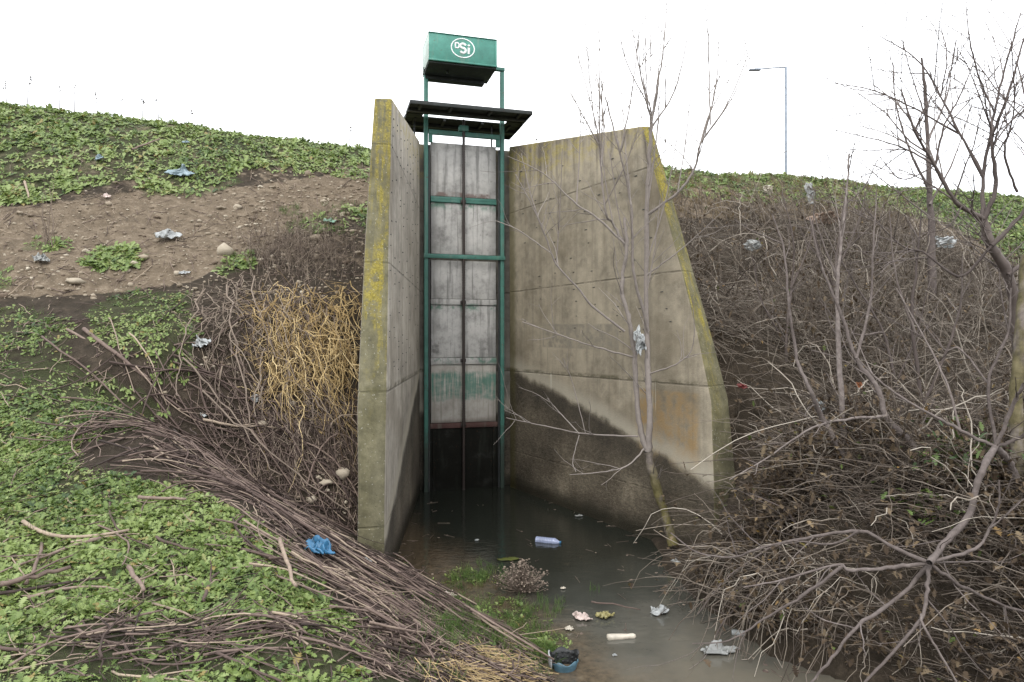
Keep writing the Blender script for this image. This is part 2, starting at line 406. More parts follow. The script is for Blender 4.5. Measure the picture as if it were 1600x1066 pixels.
M['wing_r'] = mat_concrete('concrete_tan', (.27, .235, .175), 1.0, .75, (1.90, .255, .92), .34, (3.0, 4.1, .75, 1.74), True, soil=4.5)
M['wing_l'] = mat_concrete('concrete_grey', (.345, .315, .268), .9, .8, (1.80, .34, .85), .6)
M['head'] = mat_concrete('concrete_back', (.20, .185, .155), 0, .5, (1.2, 0, .8), .6)
def mat_panel():
    t = NT('panel_concrete'); X = t.xyz(); x, z = X[0], X[2]
    nm = t.noise(6, 8, .68); nf = t.noise(50, 4, .7); st = t.noise(1, 7, .6, t.mp((16, 16, .8))); nb = t.noise(2.2, 6, .65)
    T = np.array((.44, .428, .405))
    c = t.ramp(t.m('ADD', t.m('MULTIPLY', nm, .5), t.m('MULTIPLY', nb, .5)), [(.36, tuple(T * .5)), (.5, tuple(T)), (.64, tuple(T * 1.25))])
    c = t.mix(t.m('MULTIPLY', t.step(st, .50, .66), .65), c, tuple(T * .30))
    ed = t.m('MULTIPLY', t.step(t.m('ABSOLUTE', x), .36, .53), t.step(nm, .30, .55)); c = t.mix(t.m('MULTIPLY', ed, .7), c, tuple(T * .33))
    c = t.mix(t.m('MULTIPLY', t.step(t.noise(13, 7, .75), .56, .66), .5), c, tuple(T * .4))
    # soot marks, green paint smears and silt
    sm = t.m('MULTIPLY', t.step(nb, .55, .68), t.m('MULTIPLY', t.step(z, 1.9, 2.1), t.step(z, 2.75, 2.4)))
    c = t.mix(t.m('MULTIPLY', sm, .75), c, (.045, .043, .04))
    low = t.step(z, 1.98, 1.9)
    c = t.mix(t.m('MULTIPLY', low, .45), c, (.32, .28, .22))
    gb = t.m('MULTIPLY', t.step(t.m('ADD', z, t.m('MULTIPLY', nm, .3)), 1.50, 1.60), t.step(t.m('ADD', z, t.m('MULTIPLY', nb, .25)), 1.97, 1.88))
    brush_ = t.step(t.m('ADD', t.m('MULTIPLY', t.noise(1, 6, .7, t.mp((26, 1, 1.6))), .55), t.m('MULTIPLY', t.noise(2.2, 4, .6, t.mp((1, 1, 2.2), (3.3, 0, 1))), .45)), .40, .56)
    gb = t.m('MULTIPLY', gb, t.m('MULTIPLY', brush_, .8))
    c = t.mix(gb, c, (.045, .155, .115))
    for zz in (4.43, 2.85, 2.02):
        q = t.m('MULTIPLY', t.step(z, zz - .13, zz - .02), t.step(z, zz + .05, zz)); q = t.m('MULTIPLY', q, t.step(nm, .46, .6))
        c = t.mix(t.m('MULTIPLY', q, .8), c, (.05, .14, .095))
    q = t.m('MULTIPLY', t.step(z, 4.50, 4.53), t.step(z, 4.62, 4.585)); c = t.mix(t.m('MULTIPLY', q, t.step(nm, .38, .55)), c, (.20, .155, .14))
    q = t.m('MULTIPLY', t.step(t.m('SUBTRACT', z, t.m('MULTIPLY', nb, .2)), 1.03, .9), .85); c = t.mix(q, c, (.12, .10, .08))
    return t.fin(c, .9, t.bump(t.m('ADD', nm, t.m('MULTIPLY', nf, .5)), .4, .015), .25)
M['panel'] = mat_panel()
def mat_paint(name, col, rustamt=.5, rough=.5, wear=.5, low_dirt=False, spec=.4):
    t = NT(name); n = t.noise(5, 8, .7); n2 = t.noise(22, 6, .7); z = t.xyz()[2]
    C = np.array(col)
    c = t.ramp(n, [(.3, tuple(C * .72)), (.55, tuple(C)), (.75, tuple(np.minimum(1, C * 1.3 + .015)))])
    c = t.mix(t.m('MULTIPLY', t.step(n2, .60, .68), rustamt), c, (.085, .038, .018))
    c = t.mix(t.m('MULTIPLY', t.step(t.noise(1, 5, .6, t.mp((7, 7, 1))), .54, .7), wear), c, (.22, .26, .21))
    if low_dirt: c = t.mix(t.m('MULTIPLY', t.step(t.m('ADD', z, t.m('MULTIPLY', n, .8)), 1.5, .9), .85), c, (.03, .03, .024))
    return t.fin(c, rough, t.bump(n2, .25, .004), spec)
M['green'] = mat_paint('green_paint', (.048, .150, .118), .7, .55, .3, True)
M['boxgreen'] = mat_paint('box_green_paint', (.058, .225, .175), .45, .5, .45)
M['boxside'] = mat_paint('faded_box_paint', (.42, .50, .45), .3, .55, .5)
M['darksteel'] = mat_paint('dark_steel', (.03, .033, .033), .55, .6, .12)
M['under'] = mat_paint('dark_plate', (.022, .026, .024), .35, .7, .1)
M['screw'] = mat_paint('greasy_screw', (.035, .026, .022), .5, .5, .05)
M['red'] = mat_paint('red_oxide', (.075, .036, .030), .3, .8, .3)
M['leafwet'] = mat_paint('wet_gate_plate', (.010, .010, .008), .25, .8, .03, spec=.06)
M['white'] = mat_paint('white_paint', (.72, .76, .74), .05, .6, .1)
M['lamp'] = mat_paint('galvanised_pole', (.20, .23, .27), .03, .45, .1)

def mat_film(name, col, rough=.35, alpha=1.0, spec=.5):
    t = NT(name); n = t.noise(14, 6, .6)
    C = np.array(col)
    c = t.ramp(n, [(.3, tuple(C * .65)), (.6, tuple(C)), (.8, tuple(np.minimum(C * 1.15, .9)))])
    m = t.fin(c, rough, t.bump(t.noise(30, 5, .6), .5, .01), spec, 0, .15)
    if alpha < 1: t.b.inputs['Alpha'].default_value = alpha
    return m
FILM = {k: mat_film('film_' + k, c) for k, c in dict(white=(.45, .465, .46), paleblue=(.29, .38, .42), blue=(.045, .17, .31), grey=(.33, .335, .32), pink=(.62, .50, .45),
        green=(.33, .55, .42), yellow=(.33, .29, .12), red=(.20, .04, .035), orange=(.30, .10, .03), sand=(.40, .29, .22), black=(.02, .02, .02), bone=(.62, .56, .46), lime=(.10, .115, .022)).items()}

def mat_water():
    t = NT('murky_water'); X = t.xyz()
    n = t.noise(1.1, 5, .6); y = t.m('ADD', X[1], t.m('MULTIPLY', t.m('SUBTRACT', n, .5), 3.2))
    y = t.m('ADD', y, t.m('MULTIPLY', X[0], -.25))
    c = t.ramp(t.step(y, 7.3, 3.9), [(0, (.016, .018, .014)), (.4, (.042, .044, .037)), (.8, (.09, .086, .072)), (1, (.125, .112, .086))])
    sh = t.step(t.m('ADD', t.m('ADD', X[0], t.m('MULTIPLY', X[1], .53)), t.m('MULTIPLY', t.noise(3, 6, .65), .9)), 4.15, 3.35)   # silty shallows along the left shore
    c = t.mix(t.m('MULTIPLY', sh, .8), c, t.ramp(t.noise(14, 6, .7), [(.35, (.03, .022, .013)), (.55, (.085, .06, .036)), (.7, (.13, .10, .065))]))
    c = t.mix(t.m('MULTIPLY', t.step(t.noise(4.5, 6, .7), .60, .74), .35), c, (.12, .10, .07))
    rp = t.noise(7, 3, .5, t.mp((1, 1.8, 1), vec=t.tc()), .6)
    return t.fin(c, .07, t.bump(rp, .12, .03), .5)
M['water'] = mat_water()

# ------------------------------------------------------------------ ground sheet and water
def axis(lo, hi, dense_lo, dense_hi, step):
    a = list(np.arange(dense_lo, dense_hi + 1e-6, step)); s = step; p = a[-1]
    while p < hi: s *= 1.25; p += s; a.append(p)
    s = step; p = a[0]; pre = []
    while p > lo: s *= 1.25; p -= s; pre.append(p)
    return np.array(pre[::-1] + a)
xs = axis(-900, 900, -10, 11, .065); ys = axis(-500, 1500, 2.0, 14.5, .065)
XX, YY = np.meshgrid(xs, ys, indexing='ij'); ZZ = height(XX, YY)
nx, ny = XX.shape
idx = np.arange(nx * ny).reshape(nx, ny)
q = np.stack([idx[:-1, :-1], idx[1:, :-1], idx[1:, 1:], idx[:-1, 1:]], -1).reshape(-1, 4)
mb = MB(); V = np.stack([XX, YY, ZZ], -1).reshape(-1, 3); mb.add(V, quads=q)
ground = mb.build('ground', M['earth'], smooth=True); tag(ground, 'bare brown earth of the dike slope and stream banks', 'ground', None, 'structure')
ppx, ppy = proj(V); front = V[:, 1] > .5
gmv = np.where(front & (V[:, 1] < 40), greenmask(ppx, ppy), .8); gmv = np.where(V[:, 2] < .12, 0, gmv)
pmv = np.where(front & (V[:, 0] < -1.2), inpoly(ppx, ppy, PATH) * 1.0, 0)
rs = (V[:, 0] > 2) & front & inpoly(ppx, ppy, [(1030, 255), (1250, 280), (1500, 360), (1600, 420), (1300, 345), (1060, 340)])
pmv = np.maximum(pmv, rs * .55)
u_, v_ = uv(V[:, 0], V[:, 1]); pmv = np.maximum(pmv, .42 * (V[:, 0] < -1.2) * (v_ < 1.8))
for nm_, arr in (('green', gmv), ('path', pmv)):
    at = ground.data.attributes.new(nm_, 'FLOAT', 'POINT'); at.data.foreach_set('value', arr.astype(np.float32))

wx = np.linspace(-2.2, 42, 120); wy = np.linspace(-15, 10.95, 90)
WX, WY = np.meshgrid(wx, wy, indexing='ij'); idx = np.arange(WX.size).reshape(WX.shape)
q = np.stack([idx[:-1, :-1], idx[1:, :-1], idx[1:, 1:], idx[:-1, 1:]], -1).reshape(-1, 4)
keep = inpoly(WX.ravel(), WY.ravel(), CHANNEL) | (polydist(WX.ravel(), WY.ravel(), CHANNEL) < .9)
q = q[keep[q].any(1)]
mb = MB().add(np.stack([WX, WY, WX * 0], -1).reshape(-1, 3), quads=q)
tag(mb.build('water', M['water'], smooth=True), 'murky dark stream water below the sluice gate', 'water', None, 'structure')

# ------------------------------------------------------------------ concrete structure
conc = empty('concrete_headwall', (G[0], G[1], 0), GA)
tag(conc, 'tall weathered concrete headwall with two splayed wing walls edged in yellow lichen', 'headwall')
def local(p):
    p = np.asarray(p, float); x = p[..., 0] - G[0]; y = p[..., 1] - G[1]
    return np.stack([x * DX + y * DY, -x * DY + y * DX, p[..., 2]], -1)

def wing(prof_in, prof_out, back_in, back_out, mat, name):
    """prof_in / prof_out: end-edge points from top to foot (world); back_*: top and foot points at the headwall"""
    pin = np.array(prof_in); pout = np.array(prof_out); n = len(pin)
    bi = np.array(back_in); bo = np.array(back_out)
    f = (pin[:, 2] - bi[1, 2]) / (bi[0, 2] - bi[1, 2]); f = (f - f.min()) / (f.max() - f.min())
    BI = bi[1] + (bi[0] - bi[1]) * f[:, None]; BO = bo[1] + (bo[0] - bo[1]) * f[:, None]
    org = np.array([bi[1][0], bi[1][1], 0]); dr = pin[-1] - bi[1]; ang = math.atan2(dr[1], dr[0])
    ca, sa = math.cos(ang), math.sin(ang)
    def L(p):
        p = p - org; return np.stack([p[..., 0] * ca + p[..., 1] * sa, -p[..., 0] * sa + p[..., 1] * ca, p[..., 2]], -1)
    S = 14
    rings = []                   # rows top to foot, each: back_in .. end_in, end_out .. back_out
    for i in range(n):
        a = BI[i] + (pin[i] - BI[i]) * np.linspace(0, 1, S)[:, None]
        b = pout[i] + (BO[i] - pout[i]) * np.linspace(0, 1, S)[:, None]
        rings.append(np.concatenate([a, b]))
    R = L(np.array(rings)); w = 2 * S
    qs = []
    for i in range(n - 1):
        for j in range(w):
            k = (j + 1) % w
            qs.append((i * w + j, (i + 1) * w + j, (i + 1) * w + k, i * w + k))
    for j in range(S - 1): qs.append((j, j + 1, w - 2 - j, w - 1 - j))
    b = (n - 1) * w
    for j in range(S - 1): qs.append((b + j, b + w - 1 - j, b + w - 2 - j, b + j + 1))
    m_ = MB().add(R.reshape(-1, 3), quads=qs)
    o = m_.build(name, mat, bevel=.018)
    bm_fix(o)
    lo = local(org); o.parent = conc; o.location = lo; o.rotation_euler = (0, 0, ang - GA)
    return o, ang, org
def bm_fix(o):
    import bmesh
    b = bmesh.new(); b.from_mesh(o.data); bmesh.ops.recalc_face_normals(b, faces=b.faces); b.to_mesh(o.data); b.free()

r_in = [P(1004, 197, 7.95), P(1034, 310, 7.70), P(1066, 425, 7.43), P(1092, 530, 7.22), P(1112, 628, 7.08), P(1116, 760, 7.05), np.array([2.095, 7.05, -.6])]
r_out = [P(1019, 198, 8.05), P(1052, 312, 7.86), P(1084, 425, 7.62), P(1114, 530, 7.44), P(1138, 622, 7.32), P(1151, 668, 7.28), np.array([2.40, 7.26, -.6])]
r_out[5] = P(1150, 745, 7.27)
wr, r_ang, r_org = wing(r_in, r_out, [(-.05, 10.75, 5.36), (-.03, 10.76, -.6)], [(.15, 10.95, 5.36), (.45, 11.05, -.6)], M['wing_r'], 'wing_wall')
l_in = [P(613, 154, 7.1), P(611, 250, 6.95), P(608, 380, 6.75), P(606, 520, 6.5), P(604, 640, 6.34), P(602, 760, 6.3), np.array([-1.175, 6.28, -.6])]
l_out = [P(585, 153, 7.06), P(578, 250, 6.9), P(570, 380, 6.7), P(563, 520, 6.46), P(558, 638, 6.28), P(559, 760, 6.24), np.array([-1.42, 6.22, -.6])]
wl, l_ang, l_org = wing(l_in, l_out, [(-1.40, 10.35, 5.33), (-1.40, 10.35, -.6)], [(-1.62, 10.40, 5.33), (-1.85, 10.40, -.6)], M['wing_l'], 'wing_wall')
wr['label'] = 'tan right wing wall with dark flood line'; wl['label'] = 'grey left wing wall with olive end face'

def wires(o, na, nb_, xr, zr, keep, name):
    """rows of cut tie-wire ends left in the formed face"""
    m_ = MB(); w = 28
    R = np.array([v.co for v in o.data.vertices]).reshape(-1, w, 3)[:, :14]
    for a in np.linspace(*xr, na):
        for b in np.linspace(*zr, nb_):
            if random.random() > keep: continue
            a_ = min(max(a + random.gauss(0, .006), 0), .985); f = min(max(b + random.gauss(0, .006), .02), .8) * (len(R) - 2); k = int(f); g = f - k
            row = R[k] * (1 - g) + R[k + 1] * g
            t = a_ * 13; q = int(t); h = t - q; p = row[q] * (1 - h) + row[q + 1] * h; s_ = random.uniform(.010, .024)
            m_.box(p[0] - s_, p[0] + s_, p[1] - .006, p[1] + .006, p[2] - .004, p[2] + .004)
    q_ = m_.build(name, M['darksteel'], o); q_['kind'] = 'stuff'
wires(wl, 9, 22, (.1, .97), (.06, .72), .62, 'wire_stubs')
wires(wr, 8, 12, (.12, .9), (.08, .6), .5, 'wire_stubs')

m_ = MB().box(-.98, 1.0, .16, .6, -.6, 5.345); m_.build('back_wall', M['head'], conc, bevel=.02)

# ------------------------------------------------------------------ sluice gate
gate = empty('sluice_gate', (G[0], G[1], 0), GA)
tag(gate, 'green steel sluice gate frame with screw lift and operating platform between the concrete walls', 'sluice gate')
def gp(name, mat, *boxes, parent=gate, bevel=.004, label=None):
    m = MB()
    for b in boxes: m.box(*b)
    o = m.build(name, mat, parent, bevel=bevel)
    if label: o['label'] = label
    return o
for sx in (-1, 1):
    a = .6 * sx
    gp('post', M['green'], (a - .03, a + .03, -.012, .0, -.4, 6.53), (a - .03, a - .020, .0, .06, -.4, 6.53), (a + .020, a + .03, 0, .06, -.4, 6.53))
    gp('guide_rail', M['darksteel'], (a - .048 * sx - .012, a - .048 * sx + .012, .012, .058, -.4, 5.30))
zs = [(5.36, 4.535), (4.435, 3.645), (3.545, 2.953), (2.855, 2.043), (1.93, 1.035)]
for z1, z0 in zs: gp('gate_panel', M['panel'], (-.515, .515, .07, .158, z0, z1), bevel=.006)
gp('crossbar', M['green'], (-.52, .52, .045, .15, 4.44, 4.475), (-.52, .52, .06, .15, 4.475, 4.53))
gp('crossbar', M['green'], (-.64, .64, -.035, -.016, 3.565, 3.63))
gp('crossbar', M['panel'], (-.52, .52, .05, .15, 2.86, 2.948))
gp('crossbar', M['panel'], (-.52, .52, .05, .15, 1.935, 2.038))
gp('crossbar', M['red'], (-.53, .53, .03, .15, .955, 1.03), label='red oxide bottom rail')
leafo = gp('gate_leaf', M['leafwet'], (-.54, .54, .05, .15, -.5, .95), (-.50, -.45, .02, .05, -.5, .95), (.45, .5, .02, .05, -.5, .95), (-.03, .03, .028, .05, -.5, .95), label='black wet steel leaf')
m = MB()
zz = np.linspace(-.3, 5.72, 480); rr = .022 + .0035 * np.sin(zz * 2 * np.pi / .025)
m.tubes([np.stack([zz * 0 - .02, zz * 0 - .01, zz], -1)], [rr], 10, cap=True)
sc = m.build('lifting_screw', M['screw'], gate, smooth=True)
for z_ in (1.0, 2.0, 2.9, 3.6, 4.46): gp('screw_bracket', M['screw'], (-.06, .02, .005, .068, z_ - .025, z_ + .025), parent=sc)
# platform: two dark plates with a slot for the screw between, carried on angle beams
gp('platform_plate', M['under'], (-.90, .905, -.56, -.045, 5.735, 5.75), (-.90, .905, -.575, -.56, 5.70, 5.755), (-.915, -.90, -.575, -.045, 5.70, 5.755), (.905, .92, -.575, -.045, 5.70, 5.755))
gp('platform_plate', M['under'], (-.90, .905, .085, .72, 5.735, 5.75), (-.90, .905, .72, .735, 5.69, 5.755), (-.915, -.90, .085, .735, 5.69, 5.755), (.905, .92, .085, .735, 5.69, 5.755))
gp('platform_beam', M['darksteel'], (-.9, .905, -.30, -.25, 5.68, 5.733))
gp('platform_beam', M['darksteel'], (-.9, .905, .36, .41, 5.68, 5.733))
for a in (-.75, -.3, .3, .75): gp('platform_joist', M['darksteel'], (a - .02, a + .02, -.55, -.31, 5.70, 5.733)); gp('platform_joist', M['darksteel'], (a - .02, a + .02, .09, .35, 5.70, 5.733))
for a, b in ((-.912, -.655), (.655, .917)): gp('platform_plate', M['under'], (a, b, -.075, .115, 5.722, 5.7335), (a, a + .015, -.075, .115, 5.69, 5.7215) if a < 0 else (b - .015, b, -.075, .115, 5.69, 5.7215))
gp('screw_yoke', M['green'], (-.56, .56, -.008, .045, 5.46, 5.53), (-.09, .05, -.05, .085, 5.535, 5.62), (-.56, -.50, -.006, .043, 5.34, 5.458), (.50, .56, -.006, .043, 5.34, 5.458))
for a, z_ in ((.48, 5.2), (-.75, 5.3)): gp('platform_strut', M['darksteel'], (a - .012, a + .012, .2, .224, z_, 5.733))
gp('crossbar', M['green'], (-.5, .635, -.03, .04, 6.535, 6.585))
# motor box hung over the frame
bx0, bx1, by0, by1, bz0, bz1 = -.635, .375, -.515, .10, 6.37, 6.775
box = empty('motor_box', (0, 0, 0)); box.parent = gate
gp('front_panel', M['boxgreen'], (bx0, bx1, by0, by0 + .006, bz0 + .03, bz1), parent=box)
gp('side_panel', M['boxside'], (bx0 - .008, bx0 - .0005, by0 - .001, by1, bz0 + .01, bz1 - .002), parent=box, label='faded pale side panel')
gp('side_panel', M['boxgreen'], (bx1, bx1 + .004, by0, by1, bz0 + .01, bz1 - .002), parent=box)
gp('back_panel', M['boxgreen'], (bx0, bx1, by1 - .006, by1, bz0 + .01, bz1), parent=box)
gp('top_panel', M['boxgreen'], (bx0 - .01, bx1 + .01, by0 - .012, by1 + .012, bz1 + .001, bz1 + .012), parent=box)
gp('bottom_flange', M['boxgreen'], (bx0 - .008, bx1 + .008, by0 - .016, by0 + .02, bz0 + .005, bz0 + .029), (bx1 - .03, bx1 + .006, by0 - .006, by0 - .001, bz0 + .03, bz1 - .01), parent=box)
gp('floor_plate', M['under'], (bx0 + .0, bx1 - .0, by0 + .02, by1 + .0, bz0 - .02, bz0 + .004), (bx0 + .02, bx1 - .07, by1 - .12, by1 + .02, bz0 - .075, bz0 - .021), (bx0 + .3, bx0 + .33, -.28, -.25, bz0 - .07, bz0 - .021), parent=box)
m = MB(); m.tubes([[(bx0 - .03, -.2, bz0 - .06), (bx0 - .03, -.2, bz0 + .02)], [(bx0 - .03, -.28, bz0 - .05), (bx0 + .01, -.2, bz0 + .02)]], .008, 6, cap=True)
m.build('latch', M['darksteel'], box)
# painted emblem: ring with three letters
def ribbon(mb_, pts, w, closed=False, y=by0 - .0035):
    pts = np.array(pts, float)
    t_ = np.roll(pts, -1, 0) - np.roll(pts, 1, 0) if closed else np.gradient(pts, axis=0)
    t_ /= np.linalg.norm(t_, axis=1, keepdims=True) + 1e-9
    nn = np.stack([-t_[:, 1], t_[:, 0]], -1) * w / 2
    n = len(pts); V = []
    for d in (y, y + .0025):
        for s in (1, -1):
            p = pts + nn * s; V.append(np.stack([p[:, 0], np.full(n, d), p[:, 1]], -1))
    V = np.concatenate(V); q_ = []
    for i in range(n if closed else n - 1):
        j = (i + 1) % n
        q_ += [(i, j, n + j, n + i), (2 * n + i, 3 * n + i, 3 * n + j, 2 * n + j), (i, 2 * n + i, 2 * n + j, j), (n + i, n + j, 3 * n + j, 3 * n + i)]
    mb_.add(V, quads=q_)
m = MB(); cx, cz = -.135, 6.60
a = np.linspace(0, 2 * np.pi, 48, endpoint=False)
ribbon(m, np.stack([cx + .172 * np.cos(a), cz + .138 * np.sin(a)], -1), .017, True)
def letter(pts, ox, oz, s, w, closed=False): ribbon(m, [(cx + ox + s * x, cz + oz + s * z) for x, z in pts], w, closed)
dp = [(0, 0), (0, .5), (0, 1)] + [(.45 + .3 * math.sin(b) * 1.1, .5 + .5 * math.cos(b)) for b in np.linspace(.1, math.pi - .1, 9)]
letter(dp, -.112, -.004, .072, .023, True)
sp = [(.30 + .30 * math.cos(b), .76 + .24 * math.sin(b)) for b in np.linspace(.35, math.pi * 1.5, 12)] + [(.30 + .30 * math.cos(b), .27 - .27 * math.sin(b) + .0) for b in np.linspace(-math.pi * .5, math.pi - .35, 12)]
letter(sp, -.038, -.070, .135, .034)
letter([(0, 0), (0, .35), (0, .7)], .088, -.075, .135, .036); letter([(-.016, .0), (.016, .0)], .088, .046, 1, .028)
m.build('emblem', M['white'], box)

# ------------------------------------------------------------------ street lamp beyond the dike
lx, ly = P(1228, 260, 30)[:2]
lamp = empty('street_lamp', (lx, ly, 5.3)); tag(lamp, 'slender grey street lamp standing beyond the dike crest', 'street lamp')
m = MB(); m.tubes([[(0, 0, 0), (0, 0, 4), (0, 0, 9.05)]], [[.075, .065, .05]], 10, cap=True); m.build('pole', M['lamp'], lamp, smooth=True)
m = MB(); m.tubes([[(0, 0, 9.03), (-.6, 0, 9.0), (-1.15, 0, 8.95)]], .03, 8, cap=True); m.build('arm', M['lamp'], lamp, smooth=True)
gp('lamp_head', M['lamp'], (-1.62, -1.12, -.09, .09, 8.885, 8.935), (-1.40, -1.12, -.06, .06, 8.935, 8.975), parent=lamp, bevel=.015)

# ------------------------------------------------------------------ weeds and grass
LW = np.array([[0, .02], [.10, .04], [.20, .15], [.27, .05], [.38, .23], [.45, .07], [.56, .28], [.63, .09], [.74, .25], [.81, .11], [.90, .13], [1, .0]])
def leaves(mb_, base, az, el, L, droop, rnd, wscale=1.0, fold=.25, grad=None):
    N = len(base); l = LW[:, 0]; w = LW[:, 1] * wscale
    h = np.stack([np.cos(az), np.sin(az), az * 0], -1); sd = np.stack([-np.sin(az), np.cos(az), az * 0], -1)
    c = base[:, None] + (L[:, None] * l * np.cos(el)[:, None])[..., None] * h[:, None]
    c[..., 2] += L[:, None] * (l * np.sin(el)[:, None] - droop[:, None] * l ** 2)
    k = (L[:, None] * w)[..., None]
    wig = RNG.uniform(.75, 1.25, (N, len(l), 1))
    lf = c + k * sd[:, None] * wig; rt = c - k * sd[:, None] * wig
    up = (L[:, None] * w * fold)[..., None] * np.array([0, 0, 1.]) + RNG.normal(0, 1, (N, len(l), 1)) * .03 * L[:, None, None] * np.array([0, 0, 1.])
    lf = lf + up; rt = rt + up
    V = np.stack([lf, c, rt], 2)         # N,S,3,3
    if grad is not None: V[..., 2] += grad[:, 0, None, None] * (V[..., 0] - base[:, None, None, 0]) + grad[:, 1, None, None] * (V[..., 1] - base[:, None, None, 1])
    S = len(l); b = (np.arange(N) * S * 3)[:, None, None] + (np.arange(S - 1) * 3)[None, :, None]
    j = np.arange(2)[None, None]
    q_ = np.stack([b + j, b + j + 1, b + 3 + j + 1, b + 3 + j], -1).reshape(-1, 4)
    mb_.add(V.reshape(-1, 3), quads=q_, rnd=np.repeat(rnd, S * 3))

def rosettes(mb_, pts, size, nleaf, base_rnd):
    n = len(pts); k = nleaf
    az = U(0, 2 * np.pi, (n, 1)) + np.arange(k) * 2.399 + U(-.4, .4, (n, k))
    el = np.radians(U(4, 62, (n, k)))
    gr = np.stack([(hz(pts[:, 0] + .12, pts[:, 1]) - hz(pts[:, 0] - .12, pts[:, 1])) / .24, (hz(pts[:, 0], pts[:, 1] + .12) - hz(pts[:, 0], pts[:, 1] - .12)) / .24], -1)
    gr = np.repeat(np.clip(gr, -1, 1) * .85, k, 0)
    L = size[:, None] * U(.55, 1.15, (n, k))
    b = np.repeat(pts[:, None], k, 1) + np.stack([np.cos(az), np.sin(az), az * 0], -1) * .01
    r = np.clip(base_rnd[:, None] + RNG.normal(0, .13, (n, k)), 0, .96)
    r = np.where(U(0, 1, (n, k)) < .025, 1.0, r)
    leaves(mb_, b.reshape(-1, 3), az.ravel(), el.ravel(), L.ravel(), U(.1, .55, n * k), r.ravel(), 1.0, grad=gr)

def scatter(x0, x1, y0, y1, per_m2):
    n = int((x1 - x0) * (y1 - y0) * per_m2)
    x = U(x0, x1, n); y = U(y0, y1, n); z = hz(x, y)
    return np.stack([x, y, z], -1)
wm = MB()
p = np.concatenate([scatter(-9, .6, 1.3, 5.2, 500), scatter(-10, -1, 5.2, 8.5, 230), scatter(-14, 14, 8.0, 15.5, 95), scatter(14, 20, 9, 20, 30)])
px, py = proj(p); u_, v_ = uv(p[:, 0], p[:, 1])
nz = fbm(p[:, 0] * 1.7, p[:, 1] * 1.7, 51, 3)
den = greenmask(px, py) * np.clip((nz - .31) * 5, .08, 1)
crest = v_ < -.3
den = np.where(crest, np.maximum(den, .55), den); den = np.where((p[:, 0] > 1.5) & (px < 1340), den * .6, den)
den = np.where((px > 30) & (px < 590) & (py > 950) & (p[:, 1] < 4.2), den * np.where((py > 968) & (py < 1052) & (px > 90), .28, 1), den)
den = np.where((p[:, 2] < .16) | (polydist(p[:, 0], p[:, 1], CHANNEL) < .2), 0, den)
behind_wall = (np.abs(u_) < 1.1) & (v_ > -.9) & (v_ < .2)
keep = (U(0, 1, len(p)) < den) & ~behind_wall & ~((np.abs(u_) < 2.6) & (v_ > -.6) & (px > 575) & (px < 1020))
p = p[keep]; nz = fbm(p[:, 0] * 1.1, p[:, 1] * 1.1, 77, 3)
rb = np.clip(.52 + (nz - .5) * 1.1 + RNG.normal(0, .10, len(p)), .08, .9)
far = p[:, 1] > 7.5
rb = np.where((p[:, 0] > 1.5) & (p[:, 0] < 7.5) & (p[:, 1] > 9), rb - .04, rb)
size = np.where(far, U(.06, .14, len(p)), U(.03, .072, len(p)))
rosettes(wm, p, size, 9, rb)
p = np.concatenate([scatter(-9, .6, 1.3, 5.2, 420), scatter(-10, -1, 5.2, 8.5, 240), scatter(-14, 14, 8.0, 15.5, 130)])
px, py = proj(p); u_, v_ = uv(p[:, 0], p[:, 1]); nz = fbm(p[:, 0] * 2.1, p[:, 1] * 2.1, 151, 3)
den = np.maximum(greenmask(px, py) * np.clip((nz - .25) * 5, .25, 1), np.where(v_ < -.2, .8, 0))
den = np.where((px > 60) & (px < 560) & (py > 965) & (py < 1055) & (p[:, 1] < 4.2), den * .3, den)
den = np.where((p[:, 2] < .16) | (polydist(p[:, 0], p[:, 1], CHANNEL) < .2) | ((np.abs(u_) < 2.6) & (v_ > -.9) & (px > 575) & (px < 1020)), 0, den)
p = p[U(0, 1, len(p)) < den]; nz = fbm(p[:, 0] * 1.4, p[:, 1] * 1.4, 177, 3); far = p[:, 1] > 7.5
rosettes(wm, p, np.where(far, U(.05, .10, len(p)), U(.02, .055, len(p))), 5, np.clip(.60 + (nz - .5) * 1.2 + RNG.normal(0, .14, len(p)), .05, .93))
tag(wm.build('weeds', M['weed'], smooth=True), 'low green lobed weeds covering the left bank and dike crest', 'weeds', None, 'stuff')

# a few loose sprigs in the bare soil, and thin grass by the shore
def blades(mb_, pts, n, h, lean=.5, r=.0022):
    N = len(pts) * n; b = np.repeat(pts, n, 0) + np.stack([RNG.normal(0, .025, N), RNG.normal(0, .025, N), np.zeros(N) - .01], -1)
    az = U(0, 2 * np.pi, N); L = U(.5, 1.1, N) * h; ln = U(.1, lean, N)
    t = np.linspace(0, 1, 5)
    X = b[:, None] + np.stack([np.cos(az)[:, None] * (ln * L)[:, None] * t ** 2, np.sin(az)[:, None] * (ln * L)[:, None] * t ** 2, L[:, None] * t * (1 - .3 * ln[:, None] * t)], -1)
    mb_.tubes(X, r * (1 - .85 * t)[None], 3, rnd=np.repeat(U(0, 1, len(pts)), n) * .6 + U(0, .4, N))
gm = MB()
sp_px = np.concatenate([RNG.normal((715, 985), (38, 28), (150, 2)), RNG.normal((800, 985), (38, 35), (80, 2)), RNG.normal((740, 905), (26, 10), (40, 2)), RNG.normal((845, 1015), (14, 12), (30, 2)), U((440, 320), (575, 370), (60, 2))])
pts = hit(sp_px[:, 0], sp_px[:, 1])
blades(gm, pts, 14, .10, .9)
g2 = p[U(0, 1, len(p)) < .10]; blades(gm, g2, 6, .13, 1.2, .0017)
tag(gm.build('shore_grass', M['grass'], smooth=True), 'thin green grass tufts on the muddy left shore and among the weeds', 'grass', None, 'stuff')
